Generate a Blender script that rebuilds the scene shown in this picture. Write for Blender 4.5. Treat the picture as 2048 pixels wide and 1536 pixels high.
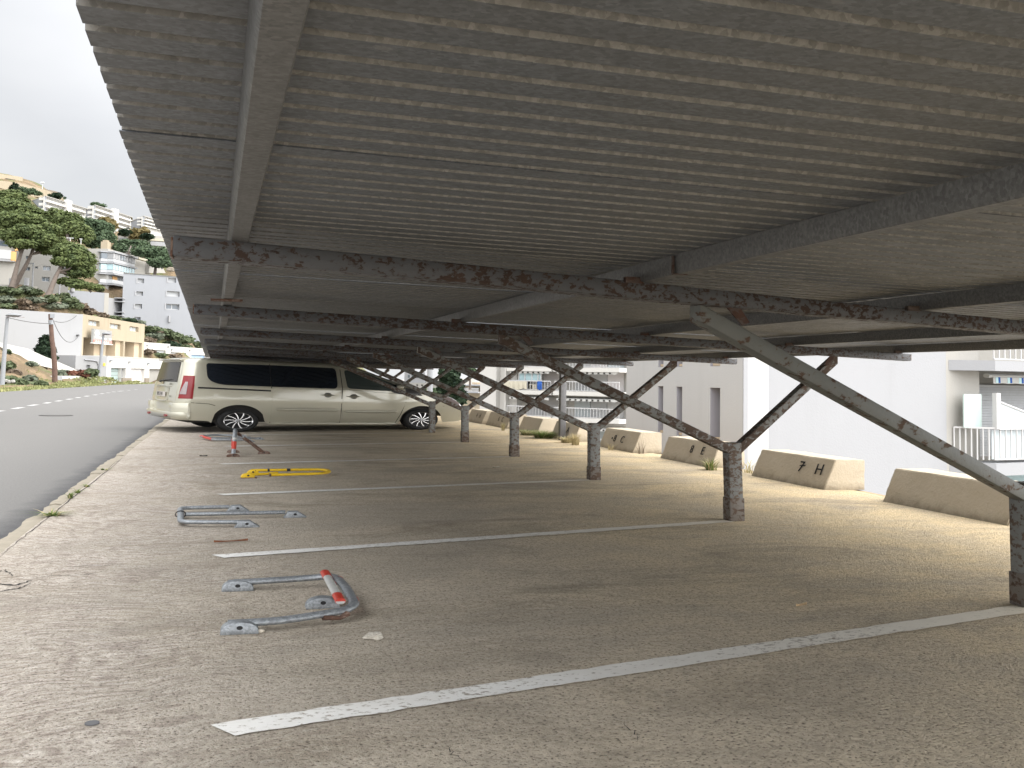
import bpy, bmesh, math, random
from math import sin, cos, pi, sqrt, radians
from mathutils import Vector, Matrix, noise
random.seed(7)
SC = bpy.context.scene
for o in list(bpy.data.objects): bpy.data.objects.remove(o)

# ------------------------------------------------------------------ camera, sky, sun, exposure
YAW, PITCH, ROLL, CAMH = 15.4, 3.66, 0.99, 1.0
FPX, CX, CY = 2048.0, 1024.0, 626.0
_y, _p, _r = radians(YAW), radians(PITCH), radians(ROLL)
_f0 = Vector((sin(_y), cos(_y), 0)); _r0 = Vector((cos(_y), -sin(_y), 0)); _u0 = Vector((0, 0, 1))
FW = _f0*cos(_p) + _u0*sin(_p); _up = _u0*cos(_p) - _f0*sin(_p)
RT = _r0*cos(_r) + _up*sin(_r); UP = _up*cos(_r) - _r0*sin(_r)
CAM = Vector((0, 0, CAMH))
cd = bpy.data.cameras.new('camera'); cam = bpy.data.objects.new('camera', cd); SC.collection.objects.link(cam)
cd.sensor_width = 36; cd.lens = 36*FPX/2048; cd.shift_y = -(768-CY)/2048
cd.clip_start = 0.05; cd.clip_end = 3000
m3 = Matrix((RT, UP, -FW)).transposed()
cam.matrix_world = Matrix.Translation(CAM) @ m3.to_4x4()
SC.camera = cam
SC.view_settings.view_transform = 'Standard'; SC.view_settings.look = 'None'
SC.view_settings.exposure = 2.28; SC.view_settings.gamma = 1.0
SUN_AZ = Vector((0.88, -0.48, 0)).normalized(); SUN_EL = radians(44)
SUN_DIR = SUN_AZ*cos(SUN_EL) + Vector((0, 0, sin(SUN_EL)))
sd = bpy.data.lights.new('sun', 'SUN'); so = bpy.data.objects.new('sun', sd); SC.collection.objects.link(so)
sd.energy = 0.5; sd.angle = radians(40); sd.color = (1.0, 0.93, 0.82)
so.rotation_euler = SUN_DIR.to_track_quat('Z', 'Y').to_euler()
world = bpy.data.worlds.new('World'); SC.world = world; world.use_nodes = True
wt = world.node_tree; wt.nodes.clear()
def wn(t, **k):
    n = wt.nodes.new(t)
    for a, b in k.items(): setattr(n, a, b)
    return n
sky = wn('ShaderNodeTexSky', sky_type='NISHITA', sun_disc=False); sky.sun_elevation = SUN_EL
sky.sun_rotation = math.atan2(SUN_DIR.x, SUN_DIR.y); sky.dust_density = 4; sky.air_density = 1.0
tc = wn('ShaderNodeTexCoord')
cn = wn('ShaderNodeTexNoise'); cn.inputs['Scale'].default_value = 2.2; cn.inputs['Detail'].default_value = 5; cn.inputs['Roughness'].default_value = 0.5
mp = wn('ShaderNodeMapping'); mp.inputs['Scale'].default_value = (1, 1, 2.4)
wt.links.new(tc.outputs['Generated'], mp.inputs['Vector']); wt.links.new(mp.outputs[0], cn.inputs['Vector'])
cr = wn('ShaderNodeValToRGB'); cr.color_ramp.elements[0].position = 0.35; cr.color_ramp.elements[1].position = 0.68
cr.color_ramp.elements[0].color = (0.80, 0.81, 0.83, 1); cr.color_ramp.elements[1].color = (1, 1, 1, 1)
wt.links.new(cn.outputs['Fac'], cr.inputs[0])
# cloud sheet brightened out of view, round the veiled sun, to fill under the roof
dp = wn('ShaderNodeVectorMath', operation='DOT_PRODUCT'); dp.inputs[1].default_value = Vector((0.58, -0.60, 0.50)).normalized()
wt.links.new(tc.outputs['Generated'], dp.inputs[0])
mr = wn('ShaderNodeMapRange', interpolation_type='LINEAR'); mr.inputs['From Min'].default_value = -0.58; mr.inputs['From Max'].default_value = 0.95
mr.inputs['To Min'].default_value = 1.75; mr.inputs['To Max'].default_value = 11.0
wt.links.new(dp.outputs['Value'], mr.inputs['Value'])
sc_ = wn('ShaderNodeVectorMath', operation='SCALE'); wt.links.new(cr.outputs[0], sc_.inputs[0]); wt.links.new(mr.outputs[0], sc_.inputs['Scale'])
mx = wn('ShaderNodeMixRGB'); mx.inputs[0].default_value = 0.95
wt.links.new(sky.outputs[0], mx.inputs[1]); wt.links.new(sc_.outputs[0], mx.inputs[2])
bg = wn('ShaderNodeBackground'); bg.inputs['Strength'].default_value = 0.10
wt.links.new(mx.outputs[0], bg.inputs['Color'])
wo = wn('ShaderNodeOutputWorld'); wt.links.new(bg.outputs[0], wo.inputs['Surface'])

# ------------------------------------------------------------------ measuring helpers (survey of the place)
def ray(px, py): return RT*((px-CX)/FPX) + UP*((CY-py)/FPX) + FW
def G(px, py, z=0.0):
    d = ray(px, py); return CAM + d*((z-CAMH)/d.z)
def at(px, py, d): return CAM + ray(px, py)*d
def onplane(px, py, P, n):
    d = ray(px, py); return CAM + d*((Vector(P)-CAM).dot(n)/d.dot(n))
OB = radians(76.0)                              # the bays are laid out oblique to the carport's length
E2 = Vector((sin(OB), cos(OB), 0)); N2 = Vector((-cos(OB), sin(OB), 0))
SQ = 0.5625                                     # height proportion of the pictured place

# ------------------------------------------------------------------ object helpers
WM = {}
COL = SC.collection
def tag(o, label=None, cat=None, group=None, kind=None):
    if label: o['label'] = label
    if cat: o['category'] = cat
    if group: o['group'] = group
    if kind: o['kind'] = kind
    return o
def thing(name, loc, label, cat, group=None, rz=0):
    o = bpy.data.objects.new(name, None); COL.objects.link(o)
    o.empty_display_size = 0.1
    o.location = loc; o.rotation_euler = (0, 0, rz)
    WM[o.name] = Matrix.Translation(Vector(loc)) @ Matrix.Rotation(rz, 4, 'Z')
    return tag(o, label, cat, group)
def dup(root, delta, label):
    r = root.copy(); COL.objects.link(r); r.location = root.location + Vector(delta); r['label'] = label
    WM[r.name] = Matrix.Translation(r.location) @ Matrix.Rotation(r.rotation_euler.z, 4, 'Z')
    for ch in list(root.children):
        c = ch.copy(); COL.objects.link(c); c.parent = r
        for g in list(ch.children):
            d = g.copy(); COL.objects.link(d); d.parent = c
    return r

class MB:
    def __init__(s): s.v = []; s.f = []; s.mi = []; s.cm = 0
    def add(s, vs, fs):
        b = len(s.v); s.v += [tuple(x) for x in vs]; s.f += [tuple(i+b for i in f) for f in fs]; s.mi += [s.cm]*len(fs)
        return b
    def box(s, x0, x1, y0, y1, z0, z1, M=None):
        vs = [Vector((x, y, z)) for z in (z0, z1) for y in (y0, y1) for x in (x0, x1)]
        if M: vs = [M @ v for v in vs]
        s.add(vs, [(0, 2, 3, 1), (4, 5, 7, 6), (0, 1, 5, 4), (2, 6, 7, 3), (0, 4, 6, 2), (1, 3, 7, 5)])
    def frame_box(s, O, ux, uy, x0, x1, y0, y1, z0, z1):
        vs = [Vector(O) + ux*x + uy*y + Vector((0, 0, z)) for z in (z0, z1) for y in (y0, y1) for x in (x0, x1)]
        s.add(vs, [(0, 2, 3, 1), (4, 5, 7, 6), (0, 1, 5, 4), (2, 6, 7, 3), (0, 4, 6, 2), (1, 3, 7, 5)])
    def hexa(s, v8): s.add(v8, [(0, 3, 2, 1), (4, 5, 6, 7), (0, 1, 5, 4), (1, 2, 6, 5), (2, 3, 7, 6), (3, 0, 4, 7)])
    def prism(s, poly, ext):
        """closed polygon (3-D points) extruded by vector ext"""
        n = len(poly); ext = Vector(ext)
        vs = [Vector(p) for p in poly] + [Vector(p)+ext for p in poly]
        s.add(vs, [tuple(range(n-1, -1, -1)), tuple(range(n, 2*n))] + [(i, (i+1) % n, n+(i+1) % n, n+i) for i in range(n)])
    def tube(s, path, r, n=10, zs=1.0, caps=True):
        path = [Vector(p) for p in path]; L = len(path)
        rs = r if isinstance(r, (list, tuple)) else [r]*L
        rings = []; prev = None
        for i, p in enumerate(path):
            t = (path[min(i+1, L-1)] - path[max(i-1, 0)]).normalized()
            ref = Vector((0, 0, 1)) if abs(t.z) < 0.95 else Vector((1, 0, 0))
            if prev is None: a = t.cross(ref).normalized()
            else:
                a = (prev - t*prev.dot(t)).normalized()
            b = t.cross(a).normalized(); prev = a
            for k in range(n):
                w = 2*pi*k/n; off = a*cos(w)*rs[i] + b*sin(w)*rs[i]; off.z *= zs
                rings.append(p+off)
        fs = [(i*n+k, i*n+(k+1) % n, (i+1)*n+(k+1) % n, (i+1)*n+k) for i in range(L-1) for k in range(n)]
        if caps: fs += [tuple(range(n-1, -1, -1)), tuple(range((L-1)*n, L*n))]
        s.add(rings, fs)
    def grid(s, rows, closed=False):
        nr = len(rows); nc = len(rows[0])
        vs = [p for r in rows for p in r]
        fs = []
        for i in range(nr-1):
            for j in range(nc-1 if not closed else nc):
                j2 = (j+1) % nc
                fs.append((i*nc+j, i*nc+j2, (i+1)*nc+j2, (i+1)*nc+j))
        s.add(vs, fs)
    def ngon(s, pts): s.add(pts, [tuple(range(len(pts)))])
    def build(s, name, mat, parent=None, smooth=None, bevel=0, label=None):
        me = bpy.data.meshes.new(name)
        vs = [Vector(v) for v in s.v]
        if parent is not None:
            inv = WM[parent.name].inverted(); vs = [inv @ v for v in vs]
        me.from_pydata(vs, [], s.f)
        mats = mat if isinstance(mat, (list, tuple)) else [mat]
        for m in mats: me.materials.append(m)
        if len(mats) > 1: me.polygons.foreach_set('material_index', s.mi)
        bm = bmesh.new(); bm.from_mesh(me); bmesh.ops.recalc_face_normals(bm, faces=bm.faces)
        if bevel:
            es = [e for e in bm.edges if len(e.link_faces) == 2 and e.calc_face_angle(0) > 0.6]
            bmesh.ops.bevel(bm, geom=es, offset=bevel, segments=2, affect='EDGES', profile=0.5)
        bm.to_mesh(me); bm.free()
        if smooth is not None:
            me.polygons.foreach_set('use_smooth', [True]*len(me.polygons)); me.set_sharp_from_angle(angle=radians(smooth))
        me.update()
        o = bpy.data.objects.new(name, me); COL.objects.link(o)
        if parent is not None:
            o.parent = parent; WM[o.name] = WM[parent.name]
        else: WM[o.name] = Matrix.Identity(4)
        if label: o['label'] = label
        return o

def text_mesh(body, size, origin, ux, uz, mat, name, parent=None, depth=0.002, sx=1.0, shear=0.0, align='LEFT'):
    """real lettering: a font curve turned into mesh, laid on the plane (origin, ux, uz)"""
    cu = bpy.data.curves.new('lettering', 'FONT'); cu.body = body; cu.size = size; cu.extrude = depth; cu.shear = shear; cu.align_x = align
    cu.resolution_u = 4
    t = bpy.data.objects.new('lettering_src', cu); COL.objects.link(t)
    dg = bpy.context.evaluated_depsgraph_get(); dg.update()
    me = bpy.data.meshes.new_from_object(t.evaluated_get(dg))
    bpy.data.objects.remove(t); bpy.data.curves.remove(cu)
    un = Vector(ux).cross(Vector(uz)).normalized()
    inv = WM[parent.name].inverted() if parent is not None else Matrix.Identity(4)
    for v in me.vertices:
        c = v.co.copy(); v.co = inv @ (Vector(origin) + Vector(ux)*(c.x*sx) + Vector(uz)*c.y + un*c.z)
    me.materials.clear(); me.materials.append(mat)
    o = bpy.data.objects.new(name, me); COL.objects.link(o)
    if parent is not None: o.parent = parent; WM[o.name] = WM[parent.name]
    return o

# ------------------------------------------------------------------ materials
class NT:
    def __init__(s, name):
        s.m = bpy.data.materials.new(name); s.m.use_nodes = True; s.t = s.m.node_tree
        s.b = s.t.nodes['Principled BSDF']; s.tc = s.t.nodes.new('ShaderNodeTexCoord'); s.co = s.tc.outputs['Object']
    def n(s, t, **k):
        x = s.t.nodes.new(t)
        for a, b in k.items(): setattr(x, a, b)
        return x
    def l(s, a, b): s.t.links.new(a, b)
    def mapping(s, scale=(1, 1, 1), rot=(0, 0, 0), src=None):
        m = s.n('ShaderNodeMapping'); m.inputs['Scale'].default_value = scale; m.inputs['Rotation'].default_value = rot
        s.l(src or s.co, m.inputs['Vector']); return m.outputs[0]
    def noise(s, scale, detail=4, rough=0.55, vec=None, dist=0.0):
        x = s.n('ShaderNodeTexNoise'); x.inputs['Scale'].default_value = scale; x.inputs['Detail'].default_value = detail
        x.inputs['Roughness'].default_value = rough; x.inputs['Distortion'].default_value = dist
        s.l(vec or s.co, x.inputs['Vector']); return x.outputs['Fac']
    def voro(s, scale, vec=None, feature='F1', out='Distance'):
        x = s.n('ShaderNodeTexVoronoi', feature=feature); x.inputs['Scale'].default_value = scale
        s.l(vec or s.co, x.inputs['Vector']); return x.outputs[out]
    def ramp(s, fac, stops):
        r = s.n('ShaderNodeValToRGB'); e = r.color_ramp.elements
        while len(e) < len(stops): e.new(0.5)
        for el, (p, c) in zip(e, stops):
            el.position = p; el.color = (c if isinstance(c, (tuple, list)) else (c, c, c)) + ((1,) if not isinstance(c, (tuple, list)) or len(c) == 3 else ())
        s.l(fac, r.inputs[0]); return r.outputs[0]
    def mix(s, fac, a, b, mode='MIX'):
        x = s.n('ShaderNodeMixRGB', blend_type=mode)
        for i, v in ((0, fac), (1, a), (2, b)):
            if isinstance(v, (int, float)): x.inputs[i].default_value = v if i == 0 else (v, v, v, 1)
            elif isinstance(v, tuple): x.inputs[i].default_value = v + (1,)
            else: s.l(v, x.inputs[i])
        return x.outputs[0]
    def math(s, op, a, b=0.0):
        x = s.n('ShaderNodeMath', operation=op)
        for i, v in ((0, a), (1, b)):
            if isinstance(v, (int, float)): x.inputs[i].default_value = v
            else: s.l(v, x.inputs[i])
        return x.outputs[0]
    def sep(s, src=None):
        x = s.n('ShaderNodeSeparateXYZ'); s.l(src or s.co, x.inputs[0]); return x.outputs
    def bump(s, h, strength=0.4, dist=0.01):
        x = s.n('ShaderNodeBump'); x.inputs['Strength'].default_value = strength; x.inputs['Distance'].default_value = dist
        s.l(h, x.inputs['Height']); s.l(x.outputs[0], s.b.inputs['Normal'])
    def set(s, color=None, rough=None, metal=None, spec=None, coat=None, alpha=None):
        def put(k, v):
            i = s.b.inputs[k]
            if isinstance(v, (int, float)): i.default_value = v
            elif isinstance(v, tuple): i.default_value = v + (1,)
            else: s.l(v, i)
        if color is not None: put('Base Color', color)
        if rough is not None: put('Roughness', rough)
        if metal is not None: put('Metallic', metal)
        if spec is not None: put('Specular IOR Level', spec)
        if coat is not None: put('Coat Weight', coat); s.b.inputs['Coat Roughness'].default_value = 0.06
        return s.m

def m_plain(name, col, rough=0.6, metal=0.0, spec=0.4, var=0.12, scale=9.0, coat=None, bump=0.0):
    t = NT(name); f = t.noise(scale, 5, 0.6)
    c = t.mix(f, tuple(x*(1-var) for x in col), tuple(min(1, x*(1+var)) for x in col))
    if bump: t.bump(t.noise(scale*6, 4), bump, 0.01)
    return t.set(c, rough, metal, spec, coat)

def m_concrete():
    t = NT('parking_concrete'); X, Y, Z = t.sep()
    big = t.noise(0.5, 4, 0.6); mid = t.noise(2.3, 5, 0.65)
    def rng(src, a, b):
        m = t.n('ShaderNodeMapRange'); m.inputs['From Min'].default_value = a; m.inputs['From Max'].default_value = b; t.l(src, m.inputs['Value']); return m.outputs[0]
    left = rng(t.math('ADD', X, t.math('MULTIPLY', t.math('SUBTRACT', t.noise(0.8, 4), 0.5), 1.6)), 0.55, -0.45)
    right = rng(t.math('ADD', X, t.math('MULTIPLY', t.math('SUBTRACT', big, 0.5), 3.0)), 0.5, 4.0)
    # strokes left by the float: noise drawn out along curling lines
    wn_ = t.n('ShaderNodeTexNoise'); wn_.inputs['Scale'].default_value = 1.15; wn_.inputs['Detail'].default_value = 2; t.l(t.co, wn_.inputs['Vector'])
    off = t.n('ShaderNodeVectorMath', operation='SUBTRACT'); off.inputs[1].default_value = (.5, .5, .5); t.l(wn_.outputs['Color'], off.inputs[0])
    scl = t.n('ShaderNodeVectorMath', operation='SCALE'); scl.inputs['Scale'].default_value = 0.9; t.l(off.outputs[0], scl.inputs[0])
    wp = t.n('ShaderNodeVectorMath', operation='ADD'); t.l(t.co, wp.inputs[0]); t.l(scl.outputs[0], wp.inputs[1])
    vc = t.n('ShaderNodeTexVoronoi'); vc.inputs['Scale'].default_value = 0.8; t.l(t.co, vc.inputs['Vector'])
    swirl = t.math('SINE', t.math('ADD', t.math('MULTIPLY', vc.outputs['Distance'], 62.0), t.math('MULTIPLY', t.noise(3.0, 4), 14.0)))
    strk = t.noise(1.0, 4, 0.62, t.mapping((11, 46, 1), (0, 0, 0.12), wp.outputs[0]))
    pits = t.noise(80, 4, 0.62); grit = t.noise(30, 6, 0.75); specks = t.ramp(t.voro(30), [(0.0, 1.0), (0.13, 0.0)])
    base = t.mix(big, (0.575, 0.505, 0.405), (0.675, 0.60, 0.49))
    base = t.mix(t.math('MULTIPLY', right, 0.8), base, (0.70, 0.545, 0.305))        # yellower towards the seaward side
    base = t.mix(t.math('MULTIPLY', left, 0.8), base, (0.49, 0.44, 0.39))
    base = t.mix(t.ramp(mid, [(0.38, 0.40), (0.60, 0.0)]), base, (0.42, 0.37, 0.30))
    stain = t.ramp(t.noise(0.95, 5, 0.7, t.mapping((0.8, 1.5, 1), (0, 0, 0.25)), 0.8), [(0.50, 0.0), (0.68, 0.8)])
    base = t.mix(stain, base, (0.31, 0.265, 0.20))
    base = t.mix(t.ramp(grit, [(0.32, 0.70), (0.52, 0.0)]), base, (0.28, 0.24, 0.19))
    base = t.mix(t.ramp(grit, [(0.52, 0.0), (0.70, 0.35)]), base, (0.72, 0.66, 0.57))
    sm = t.ramp(strk, [(0.36, 0.85), (0.50, 0.0)])
    base = t.mix(t.math('MULTIPLY', sm, t.math('ADD', t.math('MULTIPLY', left, 0.62), 0.20)), base, (0.23, 0.185, 0.155))
    base = t.mix(t.math('MULTIPLY', t.ramp(strk, [(0.55, 0.0), (0.68, 0.6)]), left), base, (0.74, 0.69, 0.63))
    sw = t.math('MULTIPLY', t.ramp(swirl, [(0.30, 0.0), (0.85, 1.0)]), t.math('MULTIPLY', left, t.ramp(t.noise(1.7, 3), [(0.45, 0.0), (0.58, 0.55)])))
    base = t.mix(t.math('MULTIPLY', sw, t.ramp(grit, [(0.42, 1.0), (0.6, 0.25)])), base, (0.25, 0.205, 0.175))
    smear = t.ramp(t.noise(0.42, 5, 0.68, t.mapping((0.6, 1.3, 1), (0, 0, 0.3)), 1.2), [(0.50, 0.0), (0.62, 0.42)]); base = t.mix(smear, base, (0.36, 0.325, 0.275))
    pm = t.ramp(pits, [(0.36, 0.9), (0.45, 0.0)])
    base = t.mix(pm, base, (0.13, 0.105, 0.08))
    base = t.mix(t.math('MULTIPLY', specks, 0.45), base, (0.80, 0.74, 0.65))
    h = t.math('ADD', t.math('MULTIPLY', pits, 0.9), t.math('ADD', t.math('MULTIPLY', grit, 0.8), t.math('MULTIPLY', strk, 0.8)))
    t.bump(h, 0.9, 0.016)
    return t.set(base, 0.93, 0, 0.15)

def m_asphalt():
    t = NT('asphalt'); f = t.noise(45, 5, 0.7); b = t.noise(0.25, 4, 0.6, t.mapping((1, 0.25, 1)))
    c = t.mix(b, (0.134, 0.131, 0.126), (0.176, 0.171, 0.164)); c = t.mix(t.ramp(f, [(0.3, 0.5), (0.6, 0.0)]), c, (0.08, 0.078, 0.075))
    X, Y, Z = t.sep(); e = t.n('ShaderNodeMapRange'); e.inputs['From Min'].default_value = -1.5; e.inputs['From Max'].default_value = -1.27
    t.l(t.math('ADD', X, t.math('MULTIPLY', t.math('SUBTRACT', t.noise(3.5, 4), 0.5), 0.3)), e.inputs['Value'])
    c = t.mix(t.math('MULTIPLY', e.outputs[0], 0.75), c, (0.045, 0.045, 0.05))       # darker uneven band along the kerb
    t.bump(f, 0.5, 0.008); return t.set(c, 0.88, 0, 0.25)

def m_paintline():
    t = NT('worn_white_paint')
    chip = t.noise(38, 5, 0.7, t.mapping((0.8, 1.4, 1)), 0.4); b = t.noise(1.1, 4)
    th = t.math('ADD', chip, t.math('MULTIPLY', t.math('SUBTRACT', b, 0.5), 0.35))
    X, Y, Z = t.sep(); s = t.n('ShaderNodeMapRange'); s.inputs['From Min'].default_value = 1.0; s.inputs['From Max'].default_value = 3.8; t.l(X, s.inputs['Value'])
    w = t.mix(s.outputs[0], (0.80, 0.79, 0.76), (0.68, 0.62, 0.50))
    c = t.mix(t.ramp(th, [(0.36, 1.0), (0.44, 0.0)]), w, (0.30, 0.265, 0.215)); c = t.mix(t.ramp(t.noise(6, 4), [(0.4, 0.0), (0.8, 0.3)]), c, (0.5, 0.46, 0.39))
    t.bump(chip, 0.4, 0.004); return t.set(c, 0.8, 0, 0.2)

def m_zinc(name='weathered_zinc', lo=(0.110, 0.122, 0.139), hi=(0.162, 0.175, 0.190), streak=True, metal=0.45):
    t = NT(name)
    sp = t.voro(120, t.mapping((0.9, 1.15, 1.0)), 'F1', 'Color'); f = t.noise(9, 5, 0.65); g = t.noise(75, 4, 0.7)
    spv = t.math('MULTIPLY', t.sep(sp)[0], 1.0); c = t.mix(f, lo, hi); c = t.mix(0.45, c, t.ramp(spv, [(0.0, 0.22), (1.0, 0.74)]), 'OVERLAY')
    c = t.mix(t.ramp(g, [(0.36, 0.35), (0.55, 0.0)]), c, tuple(x*0.55 for x in lo))
    if streak:
        m = t.mapping((2.4, 3.2, 1.0))
        s = t.ramp(t.noise(4.2, 6, 0.6, m, 0.3), [(0.655, 0.0), (0.68, 0.4)])
        X, Y, Z = t.sep()
        rx = t.n('ShaderNodeMapRange'); rx.inputs['From Min'].default_value = 0.0; rx.inputs['From Max'].default_value = 3.5; t.l(t.math('ADD', X, t.math('MULTIPLY', f, 1.5)), rx.inputs['Value'])
        c = t.mix(t.math('MULTIPLY', rx.outputs[0], 0.38), c, (0.158, 0.142, 0.112))      # brown ground bounce put into the colour, stronger on the seaward half
        c = t.mix(s, c, (0.27, 0.27, 0.265))
        d = t.ramp(t.noise(0.8, 4, 0.6), [(0.45, 0.0), (0.75, 0.35)]); c = t.mix(d, c, (0.115, 0.10, 0.075))
    t.bump(g, 0.05, 0.003); return t.set(c, t.ramp(f, [(0.3, 0.42), (0.7, 0.6)]), metal, 0.4)

def m_rust(name, paint, rust=(0.115, 0.060, 0.040), amount=0.5, scale=15.0, dark=(0.05, 0.030, 0.026), rot=0.0):
    t = NT(name)
    m = t.mapping((1, 1, 1.6), (0, 0, rot)); f = t.noise(scale, 7, 0.66, m, 0.35); b = t.noise(1.6, 3)
    k = t.math('ADD', f, t.math('MULTIPLY', t.math('SUBTRACT', b, 0.5), 0.34))
    p = t.mix(t.noise(5, 4), tuple(x*0.82 for x in paint), tuple(min(1, x*1.15) for x in paint))
    th = 0.74 - 0.38*amount
    mask = t.ramp(k, [(th, 0.0), (th+0.035, 1.0)])
    r = t.mix(t.noise(30, 4, 0.7), dark, rust); r = t.mix(t.ramp(t.noise(11, 4), [(0.45, 0), (0.7, 0.6)]), r, tuple(min(1, x*1.35) for x in rust))
    c = t.mix(mask, p, r)
    halo = t.ramp(k, [(th-0.05, 0.0), (th, 0.4)]); c = t.mix(t.math('MULTIPLY', halo, t.math('SUBTRACT', 1.0, mask)), c, tuple((x*.5+y*.5) for x, y in zip(rust, paint)))
    t.bump(t.math('ADD', t.math('MULTIPLY', mask, 0.5), t.noise(60, 4)), 0.35, 0.006)
    return t.set(c, t.ramp(mask, [(0, 0.5), (1, 0.88)]), 0.0, 0.35)

def m_cream():
    t = NT('cream_painted_concrete'); X, Y, Z = t.sep()
    f = t.noise(6, 5, 0.6); c = t.mix(f, (0.46, 0.395, 0.30), (0.53, 0.465, 0.365))
    c = t.mix(t.ramp(t.noise(22, 5, 0.7), [(0.30, 0.4), (0.42, 0.0)]), c, (0.36, 0.30, 0.22))
    zz = t.math('ADD', Z, t.math('MULTIPLY', t.math('SUBTRACT', t.noise(7, 5, 0.7), 0.5), 0.16))
    g = t.ramp(zz, [(0.0, 0.75), (0.045, 0.25), (0.085, 0.0)]); c = t.mix(g, c, (0.20, 0.17, 0.12))   # splash dirt along the foot
    t.bump(t.noise(30, 5, 0.7), 0.55, 0.012); return t.set(c, 0.9, 0, 0.15)

def m_wall(name, col, dirt=0.18, scale=0.5, bump=0.2):
    t = NT(name); f = t.noise(scale, 5, 0.6); v = t.noise(scale*2.4, 5, 0.65, t.mapping((2.5, 2.5, 0.25)))
    c = t.mix(f, tuple(x*0.95 for x in col), tuple(min(1, x*1.04) for x in col))
    c = t.mix(t.ramp(v, [(0.52, 0.0), (0.78, dirt)]), c, tuple(x*0.55 for x in (col[0], col[1]*0.97, col[2]*0.9)))
    t.bump(t.noise(scale*60, 4), bump, 0.02); return t.set(c, 0.9, 0, 0.15)

def m_leaf(name, lo, hi, tip=None):
    t = NT(name); gi = t.n('ShaderNodeNewGeometry'); f = t.noise(0.9, 3)
    c = t.mix(gi.outputs['Random Per Island'], lo, hi); c = t.mix(t.ramp(f, [(0.35, 0.0), (0.65, 0.45)]), c, tip or hi)
    m = t.set(c, 0.75, 0, 0.2)
    tr = t.n('ShaderNodeBsdfTranslucent'); t.l(c, tr.inputs['Color'])
    ms = t.n('ShaderNodeMixShader'); ms.inputs[0].default_value = 0.25
    out = t.t.nodes['Material Output']; t.l(t.b.outputs[0], ms.inputs[1]); t.l(tr.outputs[0], ms.inputs[2]); t.l(ms.outputs[0], out.inputs['Surface'])
    return m

def m_hill():
    t = NT('hillside_soil'); a = t.noise(0.16, 5, 0.65); b = t.noise(1.1, 6, 0.7); c_ = t.noise(0.45, 5, 0.7, t.mapping((1, 1, 2.5)))
    c = t.mix(b, (0.115, 0.085, 0.055), (0.185, 0.142, 0.092)); c = t.mix(t.ramp(c_, [(0.45, 0), (0.6, 0.8)]), c, (0.26, 0.19, 0.12))
    c = t.mix(t.ramp(a, [(0.46, 0.0), (0.56, 0.8)]), c, t.mix(b, (0.05, 0.075, 0.03), (0.15, 0.17, 0.075)))
    t.bump(b, 0.9, 0.4); return t.set(c, 0.95, 0, 0.1)

def m_glass(name='dark_glass', col=(0.012, 0.015, 0.02), rough=0.04, spec=0.6):
    t = NT(name); c = t.mix(t.noise(1.3, 3), tuple(x*0.7 for x in col), tuple(x*1.4 for x in col)); return t.set(c, rough, 0, spec)

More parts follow.
